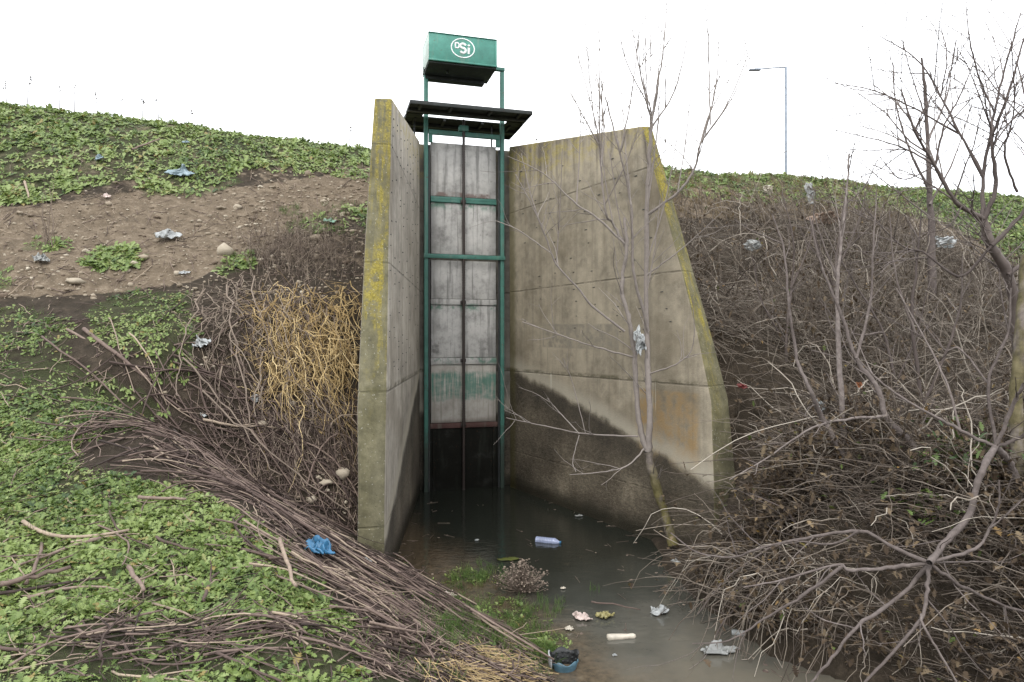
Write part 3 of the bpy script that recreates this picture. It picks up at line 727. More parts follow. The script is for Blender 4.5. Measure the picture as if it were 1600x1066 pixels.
dg = MB(); c = np.stack([U(1050, 1420, 420), U(262, 345, 420)], -1); pts = hit(c[:, 0], c[:, 1]); blades(dg, pts, 10, .22, 1.1, .003)
tag(dg.build('dry_grass', M['straw2'], smooth=True), 'dry brown grass on the upper right slope above the brambles', 'grass', None, 'stuff')
cm = MB()
cp = np.concatenate([RNG.normal((845, 1012), (18, 10), (60, 2)), RNG.normal((735, 903), (20, 6), (30, 2)), RNG.normal((760, 960), (30, 20), (40, 2)), RNG.normal((800, 990), (30, 22), (60, 2)), RNG.normal((640, 950), (50, 30), (25, 2))])
pts = hit(cp[:, 0], cp[:, 1]); pts[:, 2] += .01
rosettes(cm, pts, U(.03, .06, len(pts)), 6, U(.35, .8, len(pts)))
tag(cm.build('cress', M['weed'], smooth=True), 'small green cress growing at the water edge', 'plant', None, 'stuff')

# ------------------------------------------------------------------ pebbles, clods and twig litter
ICO_V, ICO_F = None, None
def ico():
    global ICO_V, ICO_F
    if ICO_V is None:
        import bmesh
        b = bmesh.new(); bmesh.ops.create_icosphere(b, subdivisions=2, radius=1)
        ICO_V = np.array([v.co for v in b.verts]); ICO_F = np.array([[v.index for v in f.verts] for f in b.faces]); b.free()
    return ICO_V, ICO_F
def stones(mb_, pts, size, rnd, flat=.6):
    v, f = ico(); N = len(pts)
    s = size[:, None] * np.stack([U(.7, 1.3, N), U(.7, 1.3, N), U(.45, .9, N) * flat / .6], -1)
    a = U(0, 2 * np.pi, N); ph = U(0, 6, (N, 3))
    d = 1 + .16 * np.sin(v[None] @ np.array([3.1, 2.3, 1.7]) * 1.3 + ph[:, :1]) + .13 * np.sin(v[None] @ np.array([-2.2, 3.7, 2.9]) * 1.5 + ph[:, 1:2])
    X = v[None] * d[..., None] * s[:, None]
    X = np.stack([X[..., 0] * np.cos(a)[:, None] - X[..., 1] * np.sin(a)[:, None], X[..., 0] * np.sin(a)[:, None] + X[..., 1] * np.cos(a)[:, None], X[..., 2]], -1) + pts[:, None]
    ff = (f[None] + (np.arange(N) * len(v))[:, None, None]).reshape(-1, 3)
    mb_.add(X.reshape(-1, 3), tris=ff, rnd=np.repeat(rnd, len(v)))
pm = MB()
c = np.concatenate([U((0, 270), (580, 470), (1700, 2)), RNG.normal((440, 360), (90, 30), (500, 2)), RNG.normal((500, 310), (70, 16), (300, 2)), RNG.normal((520, 760), (30, 40), (60, 2)), RNG.normal((350, 590), (90, 60), (120, 2))])
c = c[(c[:, 0] < 572) & (greenmask(c[:, 0], c[:, 1]) < .8)]
pts = hit(c[:, 0], c[:, 1])
stones(pm, pts, np.exp(RNG.normal(math.log(.012), .5, len(pts))), np.clip(RNG.normal(.4, .28, len(pts)), 0, 1))
tag(pm.build('pebbles', M['pebble'], smooth=True), 'small pebbles and clods scattered on the bare dirt path', 'pebbles', None, 'stuff')
for (a, b, s, lab) in [(118, 446, .075, 'tan stone lying on the dirt at the far left of the path'), (210, 416, .06, 'long tan stone below the green weed clump on the path'),
                       (276, 429, .04, 'rounded yellow stone near the middle of the path edge'), (350, 396, .10, 'broad yellowish stone slab by the dead brush'),
                       (300, 347, .03, 'small pale stone just right of the white crumpled bag'), (486, 789, .05, 'tan stone at the foot of the eroded hollow'), (535, 745, .07, 'sandy clod stuck in the eroded hollow by the left wall'), (510, 760, .06, 'ochre lump of clay below the hanging roots')]:
    mm = MB(); stones(mm, np.array([[0, 0, 0.]]), np.array([s]), np.array([.75]))
    tag(mm.build('stone', M['pebble'], smooth=True, loc=hit1(a, b) + [0, 0, s * .2]), lab, 'stone', 'stones on the left bank')

def curve_pts(a, b, S, sag=0, wob=.02):
    t = np.linspace(0, 1, S)[:, None]
    X = a + (b - a) * t
    X[1:-1] += RNG.normal(0, wob, (S - 2, 3))
    X[:, 2] += sag * (4 * t * (1 - t))[:, 0]
    return X
tm = MB()
c = np.concatenate([U((0, 240), (575, 470), (600, 2)), U((0, 470), (420, 700), (420, 2)), U((380, 640), (620, 850), (700, 2)), U((0, 700), (620, 1066), (420, 2)), U((560, 940), (860, 1066), (900, 2))])
c = c[(c[:, 0] < 860)]
pts = hit(c[:, 0], c[:, 1]); ok = pts[:, 2] > .02; pts = pts[ok]
N = len(pts); az = U(0, 2 * np.pi, N); L = U(.03, .14, N); e = np.stack([np.cos(az) * L, np.sin(az) * L], -1)
A = pts.copy(); B = pts.copy(); A[:, :2] -= e; B[:, :2] += e
A[:, 2] = hz(A[:, 0], A[:, 1]) + U(.004, .02, N); B[:, 2] = hz(B[:, 0], B[:, 1]) + U(.004, .035, N)
t = np.linspace(0, 1, 4)[None, :, None]; X = A[:, None] + (B - A)[:, None] * t; X[:, 1:3] += RNG.normal(0, .008, (N, 2, 3))
tm.tubes(X, U(.0015, .0045, N)[:, None] * np.array([1, .95, .9, .7]), 4, rnd=U(0.1, 1, N))
tag(tm.build('twig_litter', M['stick'], smooth=True), 'short dry twigs strewn over the left bank', 'twigs', None, 'stuff')

# ------------------------------------------------------------------ heaps of cut stems
sticks = []
def heap(n, pa, pb, spread, lens, angsd, lift, rad, off=(0, 0)):
    a = hit1(*pa); b = hit1(*pb); ax = (b - a)[:2]; Lx = np.linalg.norm(ax); ax = ax / Lx; pr = np.array([-ax[1], ax[0]])
    for i in range(n):
        t = random.betavariate(1.15, 1.15); lat = random.gauss(0, spread)
        c = a[:2] + ax * Lx * t + pr * lat
        an = random.gauss(0, angsd * (1.7 if t < .3 else 1)) + math.atan2(ax[1], ax[0]) + (1 if lat > 0 else -1) * abs(lat) * -.12
        L = random.uniform(*lens); dv = np.array([math.cos(an), math.sin(an)])
        tt = np.linspace(-.5, .5, 9)
        bend = random.gauss(0, .10) * L
        xy = c + dv * (tt * L)[:, None] + np.array([-dv[1], dv[0]]) * (bend * (1 - 4 * tt ** 2))[:, None]
        kk = random.randint(2, 6); ka = random.gauss(0, .16); xy[kk:] = xy[kk] + (xy[kk:] - xy[kk]) @ np.array([[math.cos(ka), math.sin(ka)], [-math.sin(ka), math.cos(ka)]])
        xy += np.cumsum(RNG.normal(0, .006, xy.shape), 0)
        g = hz(xy[:, 0], xy[:, 1])
        line = np.polyval(np.polyfit(tt, np.maximum(g, 0.0), 2), tt)
        top = max(0, (g - line).max())
        z = line + min(top, .05) + lift * random.random() * math.exp(-(lat / (spread * 1.2 + 1e-6)) ** 2) + .008
        z = np.maximum(z, .006)
        r = random.uniform(*rad)
        sticks.append((np.concatenate([xy, z[:, None]], 1), r * np.linspace(1, random.uniform(.35, .8), 9), min(1, max(0, random.gauss(.46, .29)))))
heap(170, (250, 700), (800, 1010), .24, (.25, 1.15), .32, .10, (.0022, .0095))
heap(70, (200, 720), (520, 850), .15, (.25, .9), .30, .07, (.0025, .008))
heap(90, (300, 640), (560, 800), .16, (.3, 1.2), .28, .10, (.003, .009))
heap(85, (120, 1005), (540, 1020), .11, (.15, .6), .40, .05, (.0025, .007))
heap(110, (610, 1010), (810, 1050), .12, (.2, .6), .5, .07, (.003, .008))
heap(90, (430, 850), (760, 1060), .22, (.2, 1.0), .3, .05, (.003, .008))
heap(120, (240, 690), (770, 990), .24, (.15, .6), .9, .18, (.002, .006))
heap(14, (20, 860), (330, 930), .35, (.25, .6), .9, .02, (.006, .012))
heap(10, (60, 600), (330, 540), .35, (.4, 1.0), .7, .02, (.006, .012))
def stick_px(pts, r, rnd, lift=.03):
    q_ = hit([a for a, b in pts], [b for a, b in pts]); q_[:, 2] += lift
    t = np.linspace(0, 1, len(q_)); T = np.linspace(0, 1, 9)
    X = np.stack([np.interp(T, t, q_[:, k]) for k in range(3)], -1) + RNG.normal(0, .004, (9, 3))
    sticks.append((X, r * np.linspace(1, .7, 9), rnd))
heap(60, (130, 690), (400, 760), .12, (.2, .9), .28, .06, (.0025, .008))
stick_px([(318, 684), (370, 683), (432, 690)], .014, .95, .10)
stick_px([(130, 520), (180, 560), (235, 600)], .02, .6); stick_px([(105, 520), (230, 595)], .013, .75)
stick_px([(436, 870), (460, 950)], .013, .85, .10); stick_px([(200, 915), (225, 950)], .013, .72, .09)
stick_px([(215, 800), (290, 800)], .012, .75, .08); stick_px([(0, 935), (110, 910)], .014, .6, .06)
stick_px([(38, 290), (45, 318)], .016, .9, .05); stick_px([(205, 240), (250, 225)], .016, .7, .06)
def apx(s):
    a = proj(s[0]); w = np.hypot(a[0][0] - a[0][-1], a[1][0] - a[1][-1])
    vis = (-50 < a[0].mean() < 1650) and a[1].mean() < 1120
    return vis * w * s[1][0] / s[0][:, 1].mean()
sticks.sort(key=apx, reverse=True)
for X, R, rn in sticks[:290]:
    c = X[4].copy(); mb = MB(); mb.tubes([X - c], [R], 6, rnd=[rn], cap=True)
    for _ in range(random.choice((0, 1, 1, 2))):
        k = random.randint(2, 6); d = (X[k + 1] - X[k]); d = d / (np.linalg.norm(d) + 1e-9) + RNG.normal(0, .45, 3) + [0, 0, .25]; L_ = random.uniform(.06, .25)
        mb.tubes([X[k] - c + d * np.linspace(0, L_, 5)[:, None] + RNG.normal(0, .003, (5, 3)) * np.linspace(0, 1, 5)[:, None]], [R[k] * np.linspace(.6, .3, 5)], 5, rnd=[rn])
    o = mb.build('cut_stem', M['stick'], loc=c)
    tag(o, 'dry brown cut stem lying among the many others heaped on the left bank', 'stick', 'cut stems heaped on the left bank')
mb = MB()
mb.tubes(np.array([s[0] for s in sticks[290:]]), np.array([s[1] for s in sticks[290:]]), 5, rnd=np.array([s[2] for s in sticks[290:]]))
tag(mb.build('stem_heap', M['stick']), 'lower layers of thin dry stems in the heaps on the left bank', 'sticks', None, 'stuff')
# pale straw at the frame's foot
mb = MB(); c = RNG.normal((755, 1048), (38, 16), (420, 2)); pts = hit(c[:, 0], c[:, 1]); N = len(pts)
az = RNG.normal(-.6, .5, N); L = U(.04, .13, N); e = np.stack([np.cos(az) * L, np.sin(az) * L, U(-.02, .02, N)], -1)
pts[:, 2] += U(.005, .04, N); t = np.linspace(-1, 1, 4)[None, :, None]; X = pts[:, None] + e[:, None] * t + RNG.normal(0, .004, (N, 4, 3))
mb.tubes(X, .0022, 3, rnd=U(0, 1, N)); tag(mb.build('straw', M['straw']), 'pale yellow straw lying beside the twigs', 'straw', None, 'stuff')

# ------------------------------------------------------------------ roots over the eroded hollow
def walk(starts, steps, seg, down, wob, out, rad, k=4, rnd=(0, 1), taper=.35):
    """hanging root strands: random walks that fall and spread; returns batches for tubes"""
    N = len(starts); X = np.zeros((N, steps, 3)); X[:, 0] = starts
    az = U(0, 2 * np.pi, N); vx = np.cos(az) * wob; vy = -np.abs(np.sin(az)) * wob * .6; vz = np.full(N, -down) * U(.2, 1.2, N)
    for i in range(1, steps):
        vx = vx * .6 + RNG.normal(0, wob, N); vy = vy * .5 + RNG.normal(-.1 * out, wob * .6, N); vz = vz * .55 + RNG.normal(-down * .5, wob * .7, N)
        n = np.sqrt(vx ** 2 + vy ** 2 + vz ** 2) + 1e-6
        X[:, i] = X[:, i - 1] + np.stack([vx, vy, vz], -1) / n[:, None] * (seg * U(.6, 1.3, N))[:, None]
        X[:, i, 2] = np.maximum(X[:, i, 2], hz(X[:, i, 0], X[:, i, 1]) + .015)
    # keep clear of the left wing wall
    X[..., 0] = np.where(X[..., 1] < 9, np.minimum(X[..., 0], -1.475 - .03 * (X[..., 1] - 6.2)), X[..., 0])
    R = U(*rad, N)[:, None] * np.linspace(1, taper, steps)
    return X, R, np.clip(U(*rnd, N), 0, 1)
def ledge(n, xr, yr, lift):
    c = np.stack([U(*xr, n), U(*yr, n)], -1); p_ = hit(c[:, 0], c[:, 1]); p_[:, 2] += U(0, lift, n); p_[:, 1] -= U(.02, .22, n); return p_
root = empty('exposed_roots', hit1(490, 460)); tag(root, 'tangle of yellow and grey exposed roots hanging over the eroded hollow', 'roots')
ro = np.array(root.location)
def rootset(X, R, r):
    mb.tubes(X - ro, R, 5, rnd=r)
    N, S, _ = X.shape; ii = np.repeat(np.arange(N), 2); k = RNG.integers(1, S - 3, len(ii)); b = X[ii, k]
    d = X[ii, k + 1] - b; L = np.linalg.norm(d, axis=1, keepdims=True); dv = d / (L + 1e-6) + RNG.normal(0, .55, b.shape); t = np.linspace(0, 1, 6)
    Z = b[:, None] + dv[:, None] * (U(.08, .32, len(ii))[:, None] * t)[..., None]; Z[:, 1:] += np.cumsum(RNG.normal(0, .009, (len(ii), 5, 3)), 1)
    Z[..., 0] = np.where(Z[..., 1] < 9, np.minimum(Z[..., 0], -1.475 - .03 * (Z[..., 1] - 6.2)), Z[..., 0])
    mb.tubes(Z - ro, R[ii, k][:, None] * np.linspace(.8, .3, 6), 4, rnd=r[ii])
mb = MB()
X, R, r = walk(ledge(150, (415, 556), (452, 590), .12), 13, .065, .5, .42, .9, (.0025, .0056), rnd=(.15, 1)); rootset(X, R, r)
X, R, r = walk(ledge(80, (425, 556), (455, 600), .12), 18, .08, 1.0, .34, .7, (.003, .0065), rnd=(.2, 1)); rootset(X, R, r)
X, R, r = walk(ledge(60, (440, 557), (520, 650), .12), 16, .06, 1.3, .3, .4, (.0025, .005), rnd=(-.3, .9)); rootset(X, R, r)
mb.build('yellow_roots', M['root'], root, smooth=True)
mb = MB()
X, R, r = walk(ledge(110, (320, 500), (435, 520), .12), 14, .08, .8, .36, .8, (.0025, .006), rnd=(.1, 1)); rootset(X, R, r)
X, R, r = walk(ledge(70, (350, 520), (470, 620), .1), 18, .08, 1.0, .28, .5, (.003, .008), rnd=(.1, 1)); rootset(X, R, r)
X, R, r = walk(ledge(60, (430, 570), (600, 740), .1), 10, .05, 1.2, .5, .5, (.002, .004), rnd=(.1, .8)); rootset(X, R, r)
for (pts, rr) in [([(360, 460), (370, 520), (385, 600), (400, 680)], .010), ([(400, 450), (420, 540), (470, 620), (520, 660)], .009), ([(330, 470), (300, 530), (290, 600), (285, 640)], .007), ([(370, 480), (430, 560), (500, 640), (545, 690)], .007), ([(320, 620), (400, 700), (480, 760), (560, 830)], .009), ([(300, 580), (370, 660), (440, 760)], .009)]:
    q_ = hit([a for a, b in pts], [b for a, b in pts]); q_[:, 1] -= .12; q_[:, 2] += .08
    T = np.linspace(0, 1, 14); t = np.linspace(0, 1, len(q_)); X = np.stack([np.interp(T, t, q_[:, k]) for k in range(3)], -1) + RNG.normal(0, .02, (14, 3))
    mb.tubes([X - ro], [rr * np.linspace(1, .6, 14)], 6, rnd=[.7])
mb.build('grey_roots', M['greyroot'], root, smooth=True)

# dead brush above the roots
def brush(name, label, cat, c, h, lean, rad, mat, seed_rnd=(.1, 1), loc=None, group=None, S=7, spread=.5, split=False):
    pts = hit(c[:, 0], c[:, 1]); N = len(pts); o = pts.mean(0); o[2] = pts[:, 2].min()
    az = U(0, 2 * np.pi, N); L = U(.35, 1.1, N) * h; t = np.linspace(0, 1, S)
    ln = U(0, lean, N) * L
    X = pts[:, None] + np.stack([np.cos(az)[:, None] * ln[:, None] * t ** 1.6, np.sin(az)[:, None] * ln[:, None] * t ** 1.6, L[:, None] * (t - .35 * (ln / L)[:, None] * t ** 2)], -1)
    X[:, 1:] += np.cumsum(RNG.normal(0, .012 * spread * 2, (N, S - 1, 3)), 1)
    R = U(*rad, N)[:, None] * np.linspace(1, .35, S)
    e = empty(name, o); tag(e, label, cat, group)
    if split:
        for i in range(N): MB().tubes(X[i:i + 1] - o, R[i:i + 1], 5, rnd=[.6]).build('stalk', mat, e, smooth=True)
    else: MB().tubes(X - o, R, 4, rnd=U(*seed_rnd, N)).build('brushwood', mat, e, smooth=True)['kind'] = 'stuff'
    # side twigs
    k = RNG.integers(2, S, N * 2); ii = np.repeat(np.arange(N), 2); b = X[ii, k]
    dv = RNG.normal(0, 1, (len(b), 3)); dv[:, 2] = np.abs(dv[:, 2]) * .6; dv /= np.linalg.norm(dv, axis=1, keepdims=True)
    l2 = U(.05, .18, len(b)) * h / .5
    X2 = b[:, None] + dv[:, None] * (l2[:, None] * np.linspace(0, 1, 4))[..., None]; X2[:, 1:] += RNG.normal(0, .008, (len(b), 3, 3))
    m2 = MB(); m2.tubes(X2 - o, np.linspace(.0018, .0008, 4), 3, rnd=U(*seed_rnd, len(b))); m2.build('twigs', mat, e, smooth=True)['kind'] = 'stuff'
    return e
c = np.concatenate([RNG.normal((470, 400), (48, 24), (330, 2)), U((390, 370), (560, 440), (160, 2))]); c = c[(c[:, 0] < 556) & (c[:, 1] > 335)]
brush('dead_brush', 'grey-brown dead brush on the ledge above the yellow roots', 'dead bush', c, .38, 1.0, (.0018, .004), M['greyroot'])
c = RNG.normal((75, 388), (6, 3), (9, 2)); brush('dry_stalks', 'clump of tall dry stalks rising from a small weed patch at left', 'dry stalks', c, .75, .35, (.003, .007), M['greyroot'], split=True)

# dry seed stalks on the crest
for i, (a, b, h_) in enumerate([(10, 170, .35), (42, 168, .38), (93, 166, .33), (116, 167, .45), (152, 170, .3), (190, 168, .25), (248, 178, .35), (300, 192, .2), (545, 207, .28), (222, 172, .3), (1253, 262, .5), (1298, 275, .5), (1285, 270, .35), (1325, 280, .55), (835, 214, .3)]):
    Yc = 12.87 / (1 - .28 * (a - 800) / F) - .05; q_ = P(a, b, Yc); q_[2] = float(hz(q_[0], q_[1]))
    mb = MB(); lean = random.uniform(-.15, .12); S = 7; t = np.linspace(0, 1, S)
    hh = h_ * random.uniform(.7, 1.1) + .12
    mb.tubes([np.stack([lean * hh * t ** 1.5, 0 * t, hh * t], -1)], [np.linspace(.008, .0045, S)], 4, rnd=[.3])
    o = mb.build('seed_stalk', M['cane'], loc=q_)
    tag(o, 'thin dry seed stalk standing against the sky on the dike crest', 'dry stalk', 'dry seed stalks along the dike crest')
    mh = MB(); k = 9; hp = np.stack([lean * hh + RNG.normal(0, .016, k), RNG.normal(0, .012, k), hh * U(.72, 1.03, k)], -1); stones(mh, hp, U(.006, .014, k), U(0, .5, k)); mh.build('seed_head', M['cane'], o)['kind'] = 'stuff'

# ------------------------------------------------------------------ bare trees
def smooth_line(pts, n):
    pts = np.asarray(pts, float); k = len(pts)
    if k == 2: return pts[0] + (pts[1] - pts[0]) * np.linspace(0, 1, n)[:, None]
    e = np.concatenate([[2 * pts[0] - pts[1]], pts, [2 * pts[-1] - pts[-2]]])
    out = []
    for s in np.linspace(0, k - 1, n):
        i = min(int(s), k - 2); f = s - i; p0, p1, p2, p3 = e[i:i + 4]
        out.append(.5 * (2 * p1 + (p2 - p0) * f + (2 * p0 - 5 * p1 + 4 * p2 - p3) * f * f + (3 * p1 - p0 - 3 * p2 + p3) * f ** 3))
    return np.array(out)

def sprout(lines, per_m, lens, up, ang=(25, 60), S=6, curve=.35, t0=.25, tk=1.0):
    """side shoots along each line; returns list of (pts, r0)"""
    out = []
    for X, R in lines:
        L = np.linalg.norm(np.diff(X, axis=0), axis=1).sum(); n = max(1, int(L * per_m + random.random()))
        for _ in range(n):
            s = random.uniform(t0, 1) * (len(X) - 1); i = min(int(s), len(X) - 2); b = X[i] + (X[i + 1] - X[i]) * (s - i)
            tg = X[i + 1] - X[i]; tg = tg / (np.linalg.norm(tg) + 1e-9)
            rv = RNG.normal(0, 1, 3); rv -= tg * rv.dot(tg); rv /= np.linalg.norm(rv) + 1e-9
            a = math.radians(random.uniform(*ang)); d = tg * math.cos(a) + rv * math.sin(a) + np.array([0, 0, up * .5]); d /= np.linalg.norm(d)
            l = random.uniform(*lens) * min(1, .35 + L * .6)
            r0 = min(R[i] * .66, (.0022 + l * .006) * tk)
            pts = [b]; st = l / (S - 1)
            for k in range(S - 1):
                d = d + RNG.normal(0, .11, 3) + np.array([0, 0, up * curve * .3]); d /= np.linalg.norm(d); pts.append(pts[-1] + d * st)
            out.append((np.array(pts), r0 * np.linspace(1, .4, S)))
    return out

def tree(name, label, cat, traces, base, mat, twigmat, levels, group=None, dj=.12, rnd=.5, rk=7, limbmat=None, rs_=1.12):
    """traces: list of (pixel polyline, depth start, depth end, r0, r1)"""
    e = empty(name, base); tag(e, label, cat, group); o = np.array(base, float)
    lines = []; mb = MB(); ml_ = MB()
    for i, (pts, y0, y1, r0, r1) in enumerate(traces):
        k = len(pts); Ys = np.linspace(y0, y1, k) + (RNG.normal(0, dj * .3, k) if k > 2 else 0); Ys[0] = y0
        W = np.array([P(a, b, yy) for (a, b), yy in zip(pts, Ys)])
        X = smooth_line(W, max(9, k * 5)); r1 = max(r1, .0034); r0 *= rs_; r1 *= rs_; R = np.linspace(r0, r1, len(X)) * (1 + RNG.normal(0, .07, len(X))); X[1:-1] += RNG.normal(0, 1, (len(X) - 2, 3)) * np.minimum(.004, R[1:-1] * .28)[:, None]
        lines.append((X, R)); (ml_ if limbmat and i else mb).tubes([X - o], [R], rk, rnd=[min(1, max(0, rnd + random.gauss(0, .08)))])
    tr = mb.build('trunk', mat, e, smooth=True)
    if limbmat: ml_.build('limbs', limbmat, e, smooth=True)
    cur = lines; allb = []
    for lv in levels:
        cur = sprout(cur, **lv); allb += cur
        if lv.get('S', 6) >= 6: pass
    mb = MB()
    if allb:
        S = len(allb[0][0])
        mb.tubes(np.array([a for a, b in allb]) - o, np.array([b for a, b in allb]), 4, rnd=np.clip(RNG.normal(rnd, .15, len(allb)), 0, 1))
        mb.build('crown', twigmat, e, smooth=True)
    return e

tb = P(1049, 842, 7.2)
SHOOTS = []
for (a, b) in [(937, 240), (940, 290), (958, 350), (968, 240), (986, 320), (979, 390), (1016, 240), (1011, 330), (1013, 290), (1059, 301), (1087, 259), (1096, 222), (1014, 400), (1012, 450), (930, 200), (1018, 192), (853, 371), (901, 320), (869, 413), (1010, 160), (1110, 195), (945, 320)]:
    dx = random.gauss(0, 32) + (a - 1000) * .15; h_ = random.uniform(110, 240); d_ = random.uniform(-.3, .3)
    SHOOTS.append(([(a, b), (a + dx * .45, b - h_ * .45), (a + dx * .8, b - h_)], 7.05, 7.05 + d_, random.uniform(.006, .009), .003))
tree('bare_sapling', 'bare twin-stemmed grey sapling growing at the foot of the right wall', 'tree', [
    ([(1052, 852), (1037, 799), (1022, 750), (1012, 705)], 7.2, 7.2, .055, .042),
    ([(1012, 705), (1001, 671), (994, 607), (990, 546), (983, 500), (972, 450), (979, 390), (976, 340)], 7.2, 7.0, .034, .016),
    ([(1012, 705), (1015, 660), (1013, 589), (1010, 500), (1011, 333), (1015, 237), (1018, 192)], 7.2, 7.15, .036, .017),
    ([(1013, 518), (990, 422), (986, 320), (968, 237), (945, 150)], 7.18, 6.9, .017, .007),
    ([(979, 390), (958, 350), (946, 330), (937, 240), (930, 190), (902, 83)], 7.05, 7.0, .015, .004),
    ([(940, 260), (943, 185), (925, 79)], 7.0, 6.8, .010, .003), ([(935, 225), (905, 170), (878, 125)], 7.0, 6.9, .008, .003),
    ([(1018, 192), (1000, 110), (985, 28)], 7.15, 7.1, .011, .003), ([(1018, 192), (1035, 90), (1043, -5)], 7.15, 7.0, .012, .003), ([(1018, 200), (1055, 140), (1077, 46)], 7.15, 7.3, .011, .003),
    ([(1010, 160), (980, 100), (965, 45)], 7.1, 6.9, .007, .003), ([(1020, 185), (1005, 120), (1008, 60)], 7.1, 7.0, .007, .003),
    ([(1012, 335), (1059, 301), (1087, 259), (1096, 222), (1137, 162), (1174, 74)], 7.15, 6.9, .016, .004), ([(1096, 222), (1118, 140), (1124, 60)], 7.0, 6.9, .009, .003), ([(1090, 240), (1110, 175), (1160, 90)], 7.0, 7.1, .008, .003),
    ([(994, 559), (940, 545), (905, 534), (816, 503)], 7.15, 6.9, .011, .004), ([(976, 518), (927, 480), (901, 448), (869, 413), (853, 371), (831, 320), (805, 272)], 7.05, 6.8, .013, .004),
    ([(981, 385), (927, 336), (901, 320), (850, 272), (793, 244)], 7.0, 6.9, .012, .003), ([(860, 395), (810, 360), (775, 345)], 6.85, 6.8, .006, .002),
    ([(997, 682), (915, 678), (833, 662), (791, 653)], 7.2, 6.9, .010, .003), ([(1008, 700), (980, 728), (940, 738), (890, 742)], 7.2, 6.9, .010, .003),
    ([(1008, 587), (1058, 568), (1083, 539), (1083, 470)], 7.15, 6.9, .009, .003), ([(905, 678), (870, 640), (855, 622)], 7.0, 6.9, .006, .002), ([(915, 678), (895, 600), (880, 560)], 7.0, 6.8, .005, .002),
    ([(1011, 430), (1070, 385), (1130, 330)], 7.1, 6.8, .008, .003), ([(905, 680), (895, 720), (900, 738)], 6.9, 6.9, .005, .002),
] + SHOOTS, tb, M['mossbark'], M['paletwig'], [dict(per_m=4.2, lens=(.15, .65), up=.25, S=6), dict(per_m=2.8, lens=(.06, .25), up=.2, S=6)], rnd=.40, rs_=1.0, limbmat=M['paletwig'])

fb = P(1592, 900, 5.0)
tree('fig_tree', 'mossy grey fig tree at the right edge with limbs radiating low over the water', 'tree', [
    ([(1600, 960), (1592, 860), (1588, 700), (1592, 560), (1605, 400)], 5.0, 5.1, .075, .05),
    ([(1590, 760), (1575, 720), (1556, 698)], 5.0, 4.7, .04, .032), ([(1556, 698), (1538, 730), (1514, 802), (1476, 850), (1452, 880)], 4.7, 4.1, .03, .026),
    ([(1452, 880), (1390, 887), (1328, 892), (1309, 883), (1224, 906), (1162, 918)], 4.1, 4.3, .018, .006), ([(1317, 885), (1257, 930), (1193, 968), (1139, 1001), (1082, 1006)], 4.2, 4.4, .014, .004),
    ([(1452, 880), (1395, 854), (1343, 830), (1262, 840), (1181, 859), (1148, 871), (1091, 864), (1048, 833)], 4.1, 4.9, .018, .005), ([(1343, 830), (1300, 850), (1240, 845)], 4.2, 4.3, .01, .005),
    ([(1452, 880), (1414, 925), (1338, 982), (1300, 1030), (1260, 1075)], 4.1, 3.8, .018, .008), ([(1452, 880), (1449, 921), (1438, 968), (1395, 1020), (1345, 1075)], 4.1, 3.8, .018, .009),
    ([(1440, 960), (1442, 975), (1471, 1025), (1500, 1075)], 4.0, 3.8, .011, .007), ([(1440, 965), (1436, 1010)], 4.0, 3.95, .007, .004), ([(1338, 982), (1290, 970), (1258, 950)], 3.95, 4.1, .006, .003),
    ([(1452, 880), (1495, 911), (1570, 947), (1620, 960)], 4.1, 4.2, .016, .009), ([(1452, 880), (1518, 878), (1585, 879)], 4.1, 4.3, .009, .004), ([(1570, 947), (1580, 1010)], 4.2, 4.2, .006, .003),
    ([(1452, 880), (1523, 857), (1547, 826), (1561, 788), (1561, 750)], 4.1, 4.2, .014, .006), ([(1547, 826), (1600, 780)], 4.15, 4.2, .007, .005),
    ([(1556, 698), (1500, 672), (1440, 640), (1380, 600), (1340, 560)], 4.7, 4.9, .018, .006), ([(1556, 698), (1580, 640), (1600, 600)], 4.7, 4.5, .02, .014), ([(1556, 698), (1545, 600), (1575, 520), (1580, 450)], 4.7, 4.8, .016, .008),
    ([(1556, 698), (1600, 680), (1640, 640)], 4.7, 4.4, .02, .014), ([(1500, 672), (1480, 600), (1440, 520), (1400, 450)], 4.75, 5.0, .012, .005), ([(1545, 600), (1500, 545), (1474, 545), (1429, 485)], 4.8, 5.0, .010, .004),
], fb, M['mosstrunk'], M['bark'], limbmat=M['bark'], rs_=.74, levels=[dict(per_m=2.0, lens=(.12, .6), up=.1, S=6), dict(per_m=1.5, lens=(.06, .2), up=.1, S=6)], rnd=.42)

